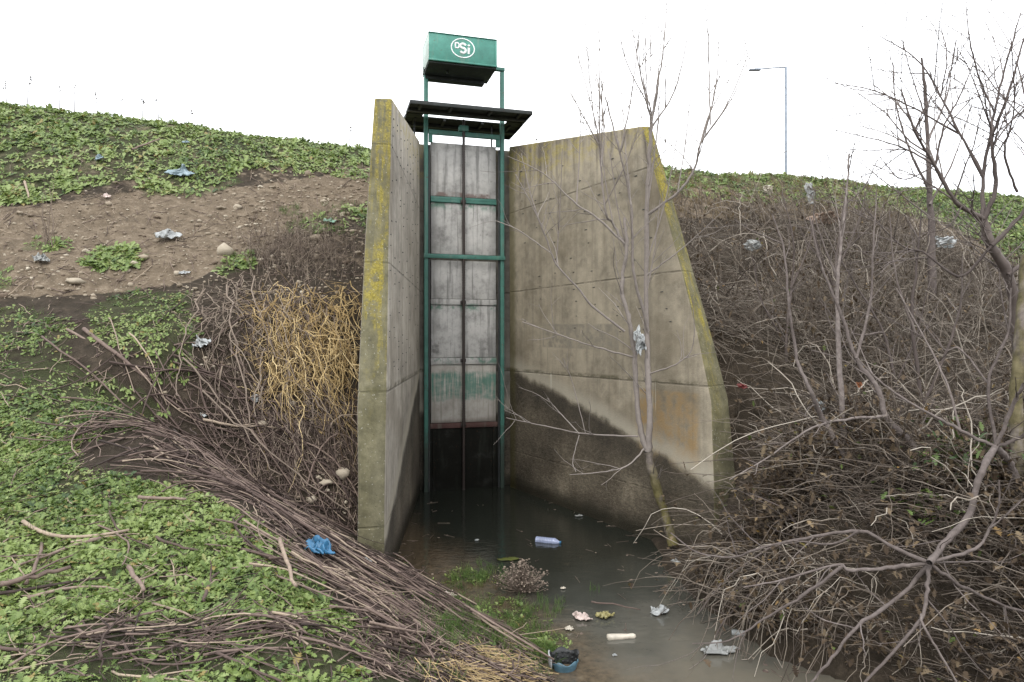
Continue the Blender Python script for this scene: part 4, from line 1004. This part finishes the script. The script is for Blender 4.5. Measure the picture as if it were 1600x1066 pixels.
bb = P(1585, 760, 6.6)
tree('bare_tree', 'tall bare tree spreading a dark twiggy crown against the sky at upper right', 'tree', [
    ([(1590, 800), (1592, 650), (1590, 510), (1575, 430), (1549, 384), (1537, 342)], 6.6, 6.2, .055, .038),
    ([(1537, 342), (1494, 315), (1461, 259), (1429, 204), (1408, 139)], 6.2, 5.8, .022, .006), ([(1537, 342), (1556, 290), (1550, 220), (1575, 150), (1600, 60)], 6.2, 6.1, .022, .007),
    ([(1537, 342), (1537, 278), (1554, 176), (1572, 102), (1595, 20)], 6.2, 6.4, .02, .005), ([(1461, 259), (1420, 235), (1383, 222), (1304, 203)], 6.0, 6.2, .010, .003), ([(1494, 315), (1440, 280), (1400, 262)], 6.1, 6.4, .008, .003),
    ([(1537, 278), (1500, 210), (1470, 150), (1433, 93), (1373, 55)], 6.2, 6.5, .014, .003), ([(1500, 210), (1420, 165), (1360, 140), (1300, 130)], 6.3, 6.6, .009, .003), ([(1549, 384), (1600, 330), (1640, 250)], 6.2, 6.0, .02, .012),
    ([(1575, 430), (1620, 380), (1610, 200), (1590, 100)], 6.3, 6.6, .02, .006), ([(1554, 176), (1530, 120), (1515, 60), (1510, 10)], 6.3, 6.2, .009, .003), ([(1470, 150), (1480, 90), (1470, 40)], 6.4, 6.4, .007, .003),
    ([(1590, 300), (1570, 240), (1585, 170), (1580, 60)], 6.4, 6.0, .012, .004), ([(1461, 259), (1475, 200), (1500, 150), (1525, 90)], 6.0, 5.9, .011, .003), ([(1429, 204), (1450, 160), (1480, 120)], 5.9, 5.8, .007, .003),
    ([(1550, 384), (1500, 432), (1444, 395), (1414, 387), (1380, 357), (1342, 316)], 6.2, 6.5, .013, .004), ([(1505, 320), (1480, 355), (1440, 365)], 6.1, 6.0, .007, .003), ([(1461, 259), (1410, 280), (1375, 245)], 6.0, 5.9, .007, .003),
], bb, M['darkbark'], M['bark'], rs_=1.0, levels=[dict(per_m=8.0, lens=(.3, 1.0), up=.2, S=6, tk=1.2), dict(per_m=6.0, lens=(.12, .5), up=.15, S=6, tk=1.3), dict(per_m=4.0, tk=1.4, lens=(.06, .2), up=.1, S=6)], rnd=.5)
vb = P(1456, 430, 9.4)
tree('slender_tree', 'slender upright grey tree on the slope behind the tall bare tree', 'tree', [
    ([(1458, 470), (1455, 350), (1452, 277), (1447, 162), (1440, 90)], 9.4, 9.4, .05, .012), ([(1453, 300), (1420, 230), (1400, 160), (1395, 100)], 9.4, 9.3, .016, .004), ([(1450, 220), (1480, 150), (1490, 80)], 9.4, 9.5, .014, .004),
    ([(1453, 320), (1490, 250), (1520, 160)], 9.4, 9.6, .014, .004), ([(1449, 190), (1425, 120), (1410, 60)], 9.4, 9.2, .010, .003), ([(1454, 340), (1390, 290), (1340, 250)], 9.4, 9.5, .010, .004)],
    vb, M['bark'], M['bark'], [dict(per_m=2.5, lens=(.2, .8), up=.25, S=6), dict(per_m=2.0, lens=(.1, .4), up=.2, S=6)], rnd=.45)

SH = [
 ('purple-grey leaning shrub with two forked stems before the bramble bank', [([(1378, 880), (1371, 807), (1347, 750), (1324, 721), (1314, 607), (1308, 480), (1311, 410), (1320, 330), (1327, 240)], 5.8, 6.3, .034, .006), ([(1324, 721), (1286, 655), (1267, 612), (1245, 560), (1232, 470), (1225, 390), (1207, 335)], 5.8, 6.1, .022, .004), ([(1347, 750), (1375, 760), (1400, 800), (1420, 830)], 5.8, 5.6, .012, .005), ([(1311, 440), (1290, 390), (1270, 330)], 6.2, 6.2, .008, .003), ([(1375, 760), (1400, 740), (1408, 728)], 5.8, 5.7, .007, .003)]),
 ('pale thick-limbed shrub arching left from behind the fig hub', [([(1490, 830), (1475, 770), (1452, 726), (1419, 688), (1385, 650), (1371, 607), (1338, 560), (1318, 500), (1285, 420), (1265, 340)], 5.4, 6.0, .034, .006), ([(1385, 650), (1330, 655), (1270, 668), (1200, 715), (1140, 750)], 5.6, 5.6, .012, .004), ([(1338, 560), (1360, 470), (1365, 380), (1370, 300)], 5.8, 5.9, .012, .004), ([(1452, 726), (1500, 720), (1525, 700)], 5.4, 5.2, .012, .005)]),
 ('upright dark shrub left of the fig trunk in the brambles', [([(1440, 760), (1440, 640), (1425, 500), (1432, 420), (1440, 330)], 6.4, 6.5, .022, .005), ([(1440, 640), (1475, 560), (1500, 480), (1504, 399)], 6.4, 6.3, .014, .004), ([(1430, 520), (1400, 430), (1390, 330)], 6.4, 6.4, .010, .003)]),
 ('straight thin shrub on the slope close to the right wall', [([(1232, 640), (1228, 540), (1236, 450), (1240, 380), (1222, 300)], 8.2, 8.2, .018, .004), ([(1236, 450), (1265, 380), (1275, 300)], 8.2, 8.1, .010, .003), ([(1228, 540), (1190, 470), (1175, 400)], 8.2, 8.3, .009, .003)]),
 ('low shrub drooping grey twigs over the right shoreline', [([(1280, 940), (1262, 860), (1230, 800), (1170, 770)], 5.6, 5.8, .016, .004), ([(1262, 860), (1220, 850), (1140, 900), (1090, 960)], 5.6, 5.4, .010, .003), ([(1270, 890), (1210, 900), (1140, 960), (1110, 1010)], 5.6, 5.2, .010, .003), ([(1270, 890), (1240, 930), (1190, 1000)], 5.6, 5.2, .009, .003)]),
 ('leaning shrub stem crossing the middle of the bramble bank', [([(1420, 700), (1400, 600), (1380, 520), (1340, 450), (1310, 400)], 7.2, 7.4, .018, .004), ([(1400, 600), (1430, 530), (1450, 450)], 7.2, 7.2, .010, .003), ([(1380, 520), (1330, 520), (1280, 470)], 7.2, 7.1, .009, .003)]),
 ('thin many-stemmed shrub at the top of the bramble bank under the lamp', [([(1300, 470), (1310, 380), (1322, 300), (1330, 245)], 9.0, 9.0, .014, .004), ([(1305, 430), (1340, 350), (1360, 270)], 9.0, 9.1, .010, .003), ([(1303, 450), (1280, 390), (1268, 340)], 9.0, 8.9, .010, .003), ([(1322, 320), (1352, 290), (1372, 248)], 9.0, 8.9, .008, .003)]),
]
for lab, tr in SH:
    (pts, y0, y1, r0, r1) = tr[0]
    tree('bare_shrub', lab, 'shrub', tr, P(*pts[0], y0), M['bark'] if 'pale' in lab or 'purple' in lab else M['darkbark'], M['bark'], [dict(per_m=3.2, lens=(.2, .6), up=.15, S=6), dict(per_m=2.2, lens=(.08, .3), up=.1, S=6)], 'bare shrubs on the right bank', rnd=.5)

# ------------------------------------------------------------------ brambles on the right bank
def right_region(n, near=False):
    p_ = np.stack([U(1.2, 12.5, n), U(3.0, 14.2, n)], -1) if not near else (np.stack([U(1.5, 5.5, n), U(3.3, 6.8, n)], -1) if near == 1 else np.stack([U(1.2, 9, n), U(8.0, 13.5, n)], -1))
    u, v = uv(p_[:, 0], p_[:, 1]); d = polydist(p_[:, 0], p_[:, 1], CHANNEL); ins = inpoly(p_[:, 0], p_[:, 1], CHANNEL)
    z = hz(p_[:, 0], p_[:, 1]); X = np.concatenate([p_, z[:, None]], 1)
    px_, py_ = proj(X)
    # outer line of the right wing wall
    wall = (p_[:, 0] < np.interp(p_[:, 1], [7.2, 10.9], [2.52, .6])) & (p_[:, 1] > 7.0)
    top = np.interp(px_, [1050, 1100, 1250, 1400, 1500, 1600, 1800], [322, 335, 345, 360, 385, 430, 480]) + (fbm(p_[:, 0] * .9, p_[:, 1] * .9, 5, 3) - .5) * 50
    k = ~ins & ~wall & (d > .05) & (py_ > top) & (px_ > 1020) & (px_ < 1900) & ((p_[:, 1] > 3.6))
    cl = np.clip((fbm(p_[:, 0] * 1.6, p_[:, 1] * 1.6, 63, 2) - .30) * 3.2, .22, 1); k &= U(0, 1, len(k)) < cl
    return X[k], v[k], d[k]
def canes(n, hgt, lens, rad, S, k, rnd, droop=1.2, downhill=.5, near=False):
    X0, v, d = right_region(n, near)
    N = len(X0); az = U(0, 2 * np.pi, N); L = U(*lens, N); t = np.linspace(0, 1, S)
    el = np.radians(U(15, 85, N)); f = np.stack([np.cos(az), np.sin(az)], -1) * np.cos(el)[:, None]
    f[:, 0] -= downhill * .35; f[:, 1] -= downhill * .35
    hs = np.clip(.45 + .22 * d, .5, 1.15) * hgt
    X = np.zeros((N, S, 3)); X[:, :, :2] = X0[:, None, :2] + f[:, None] * (L[:, None] * t)[..., None]
    X[:, :, 2] = X0[:, 2:3] + (L * hs)[:, None] * (np.sin(el)[:, None] * t - droop * .5 * t ** 2 * U(.3, 1, N)[:, None])
    X[:, 1:] += np.cumsum(RNG.normal(0, .016, (N, S - 1, 3)) * L[:, None, None], 1)
    # start anywhere in the depth of the thicket, not only on the soil
    X[:, :, 2] += (U(0, .35, N) * hs)[:, None]
    X[:, :, 2] = np.maximum(X[:, :, 2], np.maximum(hz(X[:, :, 0], X[:, :, 1]), 0) + .01)
    # nothing grows through the wing wall
    wl_ = np.interp(X[..., 1], [7.2, 10.9], [2.47, .5]); bad = ((X[..., 0] < wl_ + .02) & (X[..., 1] > 6.9)).any(1)
    bad |= ((np.hypot(X[..., 0] - 1.85, X[..., 1] - 6.95) < .62) & (X[..., 2] < 1.3)).any(1)
    X = X[~bad]; N = len(X)
    return X, U(*rad, N)[:, None] * np.linspace(1, .45, S), np.clip(RNG.normal(rnd, .2, N), 0, 1)
br = MB()
X, R, r = canes(19000, .95, (.4, 1.3), (.0025, .006), 9, 4, .58); br.tubes(X, R, 4, rnd=r); CX = X
X, R, r = canes(2200, 1.2, (.7, 1.7), (.004, .008), 10, 5, .75); br.tubes(X, R, 5, rnd=r)
X, R, r = canes(46000, .9, (.15, .5), (.0014, .0028), 5, 3, .55, .8); br.tubes(X, R, 3, rnd=r)
X, R, r = canes(6500, .95, (.3, 1.1), (.002, .0055), 9, 4, .36, near=1); br.tubes(X, R, 4, rnd=r); CX2 = X
X, R, r = canes(14000, .8, (.1, .4), (.0012, .0024), 5, 3, .38, .8, near=1); br.tubes(X, R, 3, rnd=r)
X, R, r = canes(9000, .75, (.3, .9), (.002, .0045), 8, 3, .70, near=2); br.tubes(X, R, 3, rnd=r)
X, R, r = canes(16000, .8, (.12, .4), (.0015, .003), 5, 3, .70, .8, near=2); br.tubes(X, R, 3, rnd=r)
# arching canes that hang from the bank into the water
n = 150; c = np.stack([U(1.75, 2.7, n), U(4.6, 6.1, n), U(.25, .65, n)], -1)
az = RNG.normal(math.pi * 1.1, .8, n); L = U(.2, .75, n); t = np.linspace(0, 1, 9)
X = c[:, None] + np.stack([np.cos(az)[:, None] * L[:, None] * t, np.sin(az)[:, None] * L[:, None] * t * .8, U(.15, .5, n)[:, None] * t * L[:, None] * 2 - (c[:, 2] + .3)[:, None] * t ** 2.2], -1)
X[:, 1:] += np.cumsum(RNG.normal(0, .022, (n, 8, 3)), 1); X[..., 2] = np.maximum(X[..., 2], .004)
br.tubes(X, U(.0022, .0055, n)[:, None] * np.linspace(1, .5, 9), 4, rnd=np.clip(RNG.normal(.7, .2, n), 0, 1))
tag(br.build('bramble_thicket', M['cane'], smooth=True), 'dense leafless brown bramble thicket covering the right bank', 'brambles', None, 'stuff')
dl = MB()
ii = RNG.integers(0, len(CX), 15000); kk = RNG.integers(1, 8, 15000); b = CX[ii, kk] + RNG.normal(0, .02, (15000, 3))
b2 = CX2[RNG.integers(0, len(CX2), 22000), RNG.integers(1, 8, 22000)] + RNG.normal(0, .02, (22000, 3)); b = np.concatenate([b, b2])
nl = fbm(b[:, 0] * 1.3, b[:, 1] * 1.3, 91, 2); b = b[U(0, 1, len(b)) < np.clip((nl - .3) * 3, .12, 1)]
N = len(b); leaves(dl, b, U(0, 6.28, N), np.radians(U(-70, 50, N)), U(.025, .07, N), U(-.5, .8, N), np.clip(RNG.normal(.45, .25, N), 0, 1), 1.5, RNG.uniform(.2, 1.0))
tag(dl.build('withered_leaves', M['deadleaf'], smooth=True), 'withered brown leaves caught in the brambles', 'dead leaves', None, 'stuff')
# green ivy-like shrub by the fig trunk
for (cx_, cy_, Yd, n, lab) in [(1510, 715, 5.3, 330, 'dull green leafy shrub beside the fig trunk'), (1450, 800, 5.2, 200, 'olive leafy sprig hanging in the brambles below the green shrub')]:
    c0 = P(cx_, cy_, Yd); e = empty('leafy_shrub', (c0[0], c0[1], float(hz(c0[0], c0[1])))); tag(e, lab, 'shrub'); o = np.array(e.location)
    pts = c0 + RNG.normal(0, 1, (n, 3)) * [.17, .16, .11]
    lm = MB(); leaves(lm, pts - o, U(0, 6.28, n), np.radians(U(-40, 40, n)), U(.04, .09, n), U(0, .6, n), np.clip(RNG.normal(.12 if cx_ > 1500 else .3, .12, n), 0, .9), 1.1)
    lm.build('foliage', M['weed'], e, smooth=True)
    sm_ = MB(); ns = 14; t = np.linspace(0, 1, 6)[None, :, None]; T_ = pts[:ns] - o; st_ = RNG.normal(0, .05, (ns, 3)) * [1, 1, 0]
    sm_.tubes(st_[:, None] + (T_ - st_)[:, None] * t, .005, 4, rnd=U(.2, .7, ns)); sm_.build('branches', M['cane'], e, smooth=True)

# dead grey plant standing in the water
pts0 = hit1(815, 925); e = empty('dead_plant', (pts0[0], pts0[1], 0)); tag(e, 'grey dead bushy plant standing in the shallow water', 'dead plant')
mb = MB(); n = 260; az = U(0, 6.28, n); rad_ = U(0, 1, n); L = U(.08, .26, n); t = np.linspace(0, 1, 6)
X = np.stack([np.cos(az)[:, None] * (rad_ * .20)[:, None] * (.25 + t), np.sin(az)[:, None] * (rad_ * .16)[:, None] * (.25 + t), L[:, None] * t * (1.15 - rad_[:, None] * .55)], -1)
X[:, 1:] += np.cumsum(RNG.normal(0, .006, (n, 5, 3)), 1)
mb.tubes(X, np.linspace(.0026, .0015, 6), 4, rnd=U(.3, .9, n)); mb.build('stems', M['greyroot'], e, smooth=True)
mh = MB(); tip = X[:, -1]; stones(mh, np.repeat(tip, 2, 0) + RNG.normal(0, .012, (2 * n, 3)), U(.004, .010, 2 * n), U(.2, .9, 2 * n)); mh.build('seed_heads', M['greyroot'], e, smooth=True)['kind'] = 'stuff'

# floating bits gathered along the edges
mb = MB(); n = 900; q_ = np.stack([U(-1.3, 2.6, n), U(4.2, 10, n)], -1); d = polydist(q_[:, 0], q_[:, 1], CHANNEL)
k = inpoly(q_[:, 0], q_[:, 1], CHANNEL) & (U(0, 1, n) < np.exp(-d / .16) + .03); q_ = q_[k]; N = len(q_)
stones(mb, np.concatenate([q_, np.zeros((N, 1))], 1), U(.004, .018, N), U(0, .8, N), .25)
az = U(0, 6.28, N); L = U(.02, .09, N); t = np.linspace(-1, 1, 3)[None, :, None]; o2 = q_ + RNG.normal(0, .05, (N, 2))
mb.tubes(np.concatenate([o2, np.full((N, 1), .004)], 1)[:, None] + np.stack([np.cos(az) * L, np.sin(az) * L, az * 0], -1)[:, None] * t, .0022, 4, rnd=U(0, .7, N))
tag(mb.build('floating_debris', M['greyroot'], smooth=True), 'small dark bits of bark and twig floating along the stream edges', 'debris', None, 'stuff')
# ------------------------------------------------------------------ litter
def crumple(name, label, cat, loc, size, mat, flat=.45, rz=0, seed=0, parts=None, tilt=(0, 0)):
    """thin crumpled sheet folded over itself"""
    n = 26; a = np.linspace(-1, 1, n); Xs, Ys = np.meshgrid(a, a, indexing='ij')
    r_ = np.hypot(Xs, Ys); ph = np.arctan2(Ys, Xs)
    edge = (1 + .14 * np.sin(ph * 2 + seed) + .10 * np.sin(ph * 3 + seed * 2.1)) / np.maximum(1, r_)  * (.72 + .28 * np.minimum(1, r_))
    k = np.minimum(1, r_) ** .8
    x = Xs * edge * .5 + (fbm(Xs * 2 + seed, Ys * 2, seed, 2) - .5) * .5; y = Ys * edge * .5 + (fbm(Xs * 2, Ys * 2 + seed, seed + 9, 2) - .5) * .5
    z = np.abs(fbm(Xs * 2.2 + seed * 3, Ys * 2.2, seed + 5, 4) - .5) * 3.0 * (1 - .75 * k) + .12 * np.abs(np.sin(Xs * 7 + Ys * 3 + seed)) * (1 - k * .5)
    z = z * flat * 1.5 + .012
    sx, sy = size
    V = np.stack([x * sx, y * sy, z * max(sx, sy)], -1).reshape(-1, 3); idx = np.arange(n * n).reshape(n, n)
    q_ = np.stack([idx[:-1, :-1], idx[1:, :-1], idx[1:, 1:], idx[:-1, 1:]], -1).reshape(-1, 4)
    mb = MB().add(V, quads=q_); o = mb.build(name, mat, loc=loc, smooth=False); o.rotation_euler = (tilt[0], tilt[1], rz)
    s = o.modifiers.new('thickness', 'SOLIDIFY'); s.thickness = .003
    tag(o, label, cat); return o
LIT = [ # px, py, width, depth, colour, flat, rz, name, label, cat
    (260, 376, .27, .20, 'white', .55, .4, 'plastic_bag', 'crumpled white and pale blue bag lying on the bare dirt path', 'bag'),
    (284, 278, .34, .20, 'paleblue', .4, .2, 'plastic_bag', 'pale blue torn bag just above the long weed strip', 'bag'),
    (155, 257, .22, .12, 'paleblue', .4, -.6, 'plastic_bag', 'small pale blue bag among weeds near the crest at left', 'bag'),
    (166, 313, .12, .10, 'pink', .4, .3, 'paper_scrap', 'small pinkish paper scrap at the weed edge above the path', 'paper'),
    (62, 412, .20, .16, 'grey', .5, .9, 'plastic_bag', 'grey translucent clump of film beside the tall dry stalks', 'bag'),
    (287, 432, .12, .06, 'white', .3, .1, 'paper_scrap', 'white paper scrap next to the rounded yellow stone', 'paper'),
    (314, 548, .24, .17, 'white', .5, -.3, 'plastic_bag', 'white plastic bag snagged at the left end of the grey roots', 'bag'),
    (397, 640, .08, .10, 'grey', .5, .3, 'plastic_scrap', 'dusty grey plastic scrap under the hanging grey roots', 'plastic scrap'),
    (318, 655, .07, .05, 'white', .3, .5, 'paper_scrap', 'tiny white scrap on dark soil left of the hollow', 'paper'),
    (497, 873, .38, .17, 'blue', .35, -.75, 'plastic_bag', 'bright blue plastic bag caught in the stick heap', 'bag'),
    (572, 887, .11, .08, 'white', .4, -.4, 'plastic_scrap', 'white plastic scrap right of the bright blue bag', 'plastic scrap'),
    (704, 933, .12, .07, 'pink', .4, -.5, 'plastic_scrap', 'pale pink scrap on sticks at the left waterline', 'plastic scrap'),
    (905, 808, .14, .07, 'grey', .25, .3, 'plastic_scrap', 'grey floating scrap near the foot of the right wall', 'plastic scrap'),
    (745, 846, .06, .04, 'white', .3, .2, 'foam_scrap', 'tiny white foam scrap floating before the gate', 'foam'),
    (909, 970, .17, .13, 'pink', .5, -.5, 'foam_block', 'pinkish white foam block in the shallow water', 'foam'),
    (890, 985, .08, .06, 'bone', .5, .2, 'foam_scrap', 'small cream foam scrap below the pinkish block', 'foam'),
    (945, 968, .15, .12, 'yellow', .6, .7, 'rotten_fruit', 'yellowish floating clump under the short stick', 'debris'),
    (1030, 960, .18, .14, 'white', .5, .1, 'plastic_bag', 'translucent white bag under the hanging brambles', 'bag'),
    (1125, 1022, .34, .14, 'grey', .2, .1, 'plastic_sheet', 'grey plastic sheet half sunk at the right shore', 'plastic sheet'),
    (795, 876, .24, .12, 'lime', .02, .2, 'algae_mat', 'yellow-green algae patch floating mid stream', 'algae'),
    (880, 922, .05, .04, 'bone', .4, .2, 'foam_scrap', 'pale round scrap floating behind the dead plant', 'foam'),
    (960, 1028, .04, .02, 'white', .4, .2, 'foam_scrap', 'tiny white scrap floating near the bottom of the stream', 'foam'),
    (1055, 882, .10, .10, 'grey', .6, .2, 'plastic_scrap', 'grey scrap on the right shore below the sapling', 'plastic scrap'),
    (515, 352, .20, .08, 'green', .4, .4, 'plastic_bag', 'pale green bag on the bank top near the left wall', 'bag'),
    (290, 227, .12, .08, 'paleblue', .4, .2, 'paper_scrap', 'pale scrap high in the crest weeds', 'paper'),
]
for i, (a, b, w, dp_, cl, fl, rz, nm_, lab, cat) in enumerate(LIT):
    q_ = hit1(a, b); q_[2] += .008
    sx = math.atan2(float(hz(q_[0], q_[1] + .15) - hz(q_[0], q_[1] - .15)), .3) if q_[2] > .1 else 0
    if q_[0] < -1 and q_[2] > .3: q_[2] += .03
    crumple(nm_, lab, cat, q_, (w * .8, dp_ * .85), FILM[cl], fl, rz, i + 1, tilt=(sx * .8, 0))
# scraps held up in branches and brambles
for i, (a, b, Y_, w, dp_, cl, nm_, lab, cat) in enumerate([
    (998, 535, 7.05, .10, .26, 'white', 'plastic_bag', 'white bag caught in the fork of the sapling', 'bag'), (1280, 634, 6.9, .14, .12, 'white', 'plastic_scrap', 'white scrap hanging in the middle of the brambles', 'plastic scrap'),
    (1200, 298, 12.6, .24, .16, 'bone', 'foam_block', 'cream foam block on the upper right slope', 'foam'), (1263, 303, 12.2, .16, .36, 'grey', 'plastic_scrap', 'pale grey scrap on the upper slope under the lamp', 'plastic scrap'),
    (1282, 343, 11.2, .50, .18, 'sand', 'board', 'pinkish sandy board lying above the brambles', 'board'), (1472, 380, 10.6, .36, .2, 'white', 'plastic_bag', 'white bag lying behind the slender tree', 'bag'),
    (1158, 603, 7.6, .10, .07, 'red', 'plastic_scrap', 'red scrap in brambles beside the right wall end', 'plastic scrap'), (1342, 602, 6.9, .07, .06, 'orange', 'plastic_scrap', 'small faded orange scrap in the brambles right of the white one', 'plastic scrap'),
    (1138, 840, 6.7, .10, .12, 'yellow', 'plastic_scrap', 'yellow scrap on the right shore near the wall foot', 'plastic scrap'), (1175, 385, 9.6, .26, .14, 'grey', 'plastic_bag', 'lavender grey bag at the top of the brambles near the wall', 'bag'),
    ]):
    o = crumple(nm_, lab, cat, P(a, b, Y_), (w, dp_), FILM[cl], .5, 0, i + 40); o.rotation_euler = (math.radians(75), 0, .2)

def revolve(prof, k=16):
    """profile [(pos along x, radius)]"""
    prof = np.array(prof); a = np.arange(k) / k * 2 * np.pi
    V = np.stack([np.repeat(prof[:, :1], k, 1), prof[:, 1:] * np.cos(a), prof[:, 1:] * np.sin(a)], -1); n = len(prof)
    q_ = [(i * k + j, i * k + (j + 1) % k, (i + 1) * k + (j + 1) % k, (i + 1) * k + j) for i in range(n - 1) for j in range(k)]
    return V.reshape(-1, 3), q_
def bottle(label, loc, rz, L, mat, capmat, tilt=0):
    e = empty('plastic_bottle', loc, rz); tag(e, label, 'bottle'); e.rotation_euler = (0, tilt, rz)
    r = L * .145; pr = [(-.5 * L, .001), (-.5 * L, r * .8), (-.48 * L, r)]
    for i in range(9):
        x = -.44 * L + i * .068 * L; pr += [(x, r), (x + .02 * L, r * .88), (x + .04 * L, r)]
    pr += [(.24 * L, r), (.34 * L, r * .7), (.41 * L, r * .36), (.46 * L, r * .33), (.46 * L, .001)]
    V_, q_ = revolve(pr); MB().add(V_, quads=q_).build('body', mat, e, smooth=True)
    V_, q_ = revolve([(.445 * L, r * .42), (.50 * L, r * .42), (.50 * L, .001)]); MB().add(V_, quads=q_).build('cap', capmat, e)
q_ = hit1(857, 848); bottle('clear ribbed plastic bottle with blue tint floating before the right wall', (q_[0], q_[1], .012), -.35, .30, mat_film('bottle_plastic', (.30, .34, .48), .15), FILM['blue'])
q_ = hit1(1160, 992); bottle('white plastic bottle floating under the right brambles', (q_[0], q_[1], .012), -.3, .16, FILM['white'], FILM['paleblue'])
q_ = hit1(970, 999)
V_, qq = revolve([(-.11, .001), (-.105, .026), (-.06, .027), (0, .024), (.06, .020), (.10, .022), (.118, .012), (.12, .001)], 12)
o = MB().add(V_, quads=qq).build('plastic_tube', FILM['bone'], smooth=True, loc=(q_[0], q_[1], .012)); o.rotation_euler = (0, 0, .12); tag(o, 'cream plastic tube floating in the brown shallows', 'tube')
q_ = hit1(962, 957); mb = MB(); mb.tubes([curve_pts(np.array([-.2, .05, .05]), np.array([.2, -.05, .02]), 8, .01, .005)], [np.linspace(.008, .004, 8)], 6, rnd=[.5], cap=True)
tag(mb.build('floating_stick', M['stick'], loc=(q_[0], q_[1], .02)), 'thin brown stick floating across the yellowish clump', 'stick')
# broken black and blue basket at the left shore
q_ = hit1(882, 1046); e = empty('broken_basket', (q_[0], q_[1], .0), .2); tag(e, 'broken black and blue plastic basket half sunk at the near left shore', 'basket')
def shell(r0, r1, h0, h1, a0, a1, k=24, rows=5):
    a = np.linspace(a0, a1, k); V_ = []
    for i in range(rows):
        f = i / (rows - 1); V_.append(np.stack([np.cos(a) * (r0 + (r1 - r0) * f), np.sin(a) * (r0 + (r1 - r0) * f) * .85, np.full(k, h0 + (h1 - h0) * f) + (.012 * np.sin(a * 5) if i == rows - 1 else 0)], -1))
    V_ = np.concatenate(V_); q2 = [(i * k + j, i * k + j + 1, (i + 1) * k + j + 1, (i + 1) * k + j) for i in range(rows - 1) for j in range(k - 1)]
    return V_, q2
def shellpart(name, mat, th, *a, **k):
    V_, q2 = shell(*a, **k); o = MB().add(V_, quads=q2).build(name, mat, e, smooth=True); s = o.modifiers.new('thickness', 'SOLIDIFY'); s.thickness = th; return o
shellpart('rear_wall', FILM['black'], .005, .075, .11, -.02, .10, 0, math.pi)
FILM['duskblue'] = mat_film('film_duskblue', (.085, .17, .22))
shellpart('front_wall', FILM['duskblue'], .005, .075, .10, -.02, .06, math.pi * 1.1, math.pi * 2)
shellpart('rim', FILM['white'], .008, .112, .116, .02, .11, math.pi * .82, math.pi * 1.12, k=8)
m = MB()
for i in range(7):
    for j in range(3):
        aa = .3 + i * .4; rr_ = .084 + j * .01
        m.box(math.cos(aa) * rr_ - .008, math.cos(aa) * rr_ + .008, math.sin(aa) * rr_ * .85 - .012, math.sin(aa) * rr_ * .85 - .009, .01 + j * .03, .026 + j * .03)
m.build('lattice', M['darksteel'], e)['kind'] = 'stuff'

# ------------------------------------------------------------------ sky, light, camera
w = bpy.data.worlds.new('World'); SC.world = w; w.use_nodes = True
nt = w.node_tree; bg = nt.nodes['Background']
sky = nt.nodes.new('ShaderNodeTexSky'); sky.sky_type = 'NISHITA'; sky.sun_disc = False
SUN_EL, SUN_ROT = math.radians(48), math.radians(200)
sky.sun_elevation = SUN_EL; sky.sun_rotation = SUN_ROT
hs = nt.nodes.new('ShaderNodeHueSaturation'); hs.inputs['Saturation'].default_value = .25
nt.links.new(sky.outputs[0], hs.inputs['Color'])
mx = nt.nodes.new('ShaderNodeMix'); mx.data_type = 'RGBA'; mx.inputs[0].default_value = .88      # closed cloud layer
nt.links.new(hs.outputs[0], mx.inputs[6])
tcw = nt.nodes.new('ShaderNodeTexCoord'); nz_ = nt.nodes.new('ShaderNodeTexNoise'); nz_.inputs['Scale'].default_value = 1.6; nz_.inputs['Detail'].default_value = 4
nt.links.new(tcw.outputs['Generated'], nz_.inputs['Vector'])
cr = nt.nodes.new('ShaderNodeValToRGB'); cr.color_ramp.elements[0].position = .3; cr.color_ramp.elements[0].color = (.84, .87, .91, 1); cr.color_ramp.elements[1].position = .7; cr.color_ramp.elements[1].color = (1, 1, 1, 1)
nt.links.new(nz_.outputs[0], cr.inputs[0])
ml = nt.nodes.new('ShaderNodeMix'); ml.data_type = 'RGBA'; ml.blend_type = 'MULTIPLY'; ml.inputs[0].default_value = 1; ml.inputs[6].default_value = (9.6, 9.7, 9.9, 1)
nt.links.new(cr.outputs[0], ml.inputs[7]); nt.links.new(ml.outputs[2], mx.inputs[7])
nt.links.new(mx.outputs[2], bg.inputs[0]); bg.inputs[1].default_value = .12
sl = bpy.data.lights.new('sun', 'SUN'); sl.energy = .8; sl.angle = math.radians(25); sl.color = (1, .97, .92)
so = bpy.data.objects.new('sun', sl); COL.objects.link(so)
dirv = Vector((math.sin(SUN_ROT) * math.cos(SUN_EL), math.cos(SUN_ROT) * math.cos(SUN_EL), math.sin(SUN_EL)))
so.rotation_euler = dirv.to_track_quat('Z', 'Y').to_euler()
cam = bpy.data.cameras.new('camera'); cam.lens = 24.0; cam.sensor_width = 36; cam.clip_start = .05; cam.clip_end = 5000
co = bpy.data.objects.new('camera', cam); COL.objects.link(co); co.location = (0, 0, CAMZ); co.rotation_euler = (math.radians(90), 0, 0)
SC.camera = co
SC.view_settings.view_transform = 'Standard'; SC.view_settings.look = 'None'; SC.view_settings.exposure = 1.22; SC.view_settings.gamma = 1
SC.cycles.max_bounces = 6; SC.cycles.diffuse_bounces = 3; SC.cycles.use_denoising = True
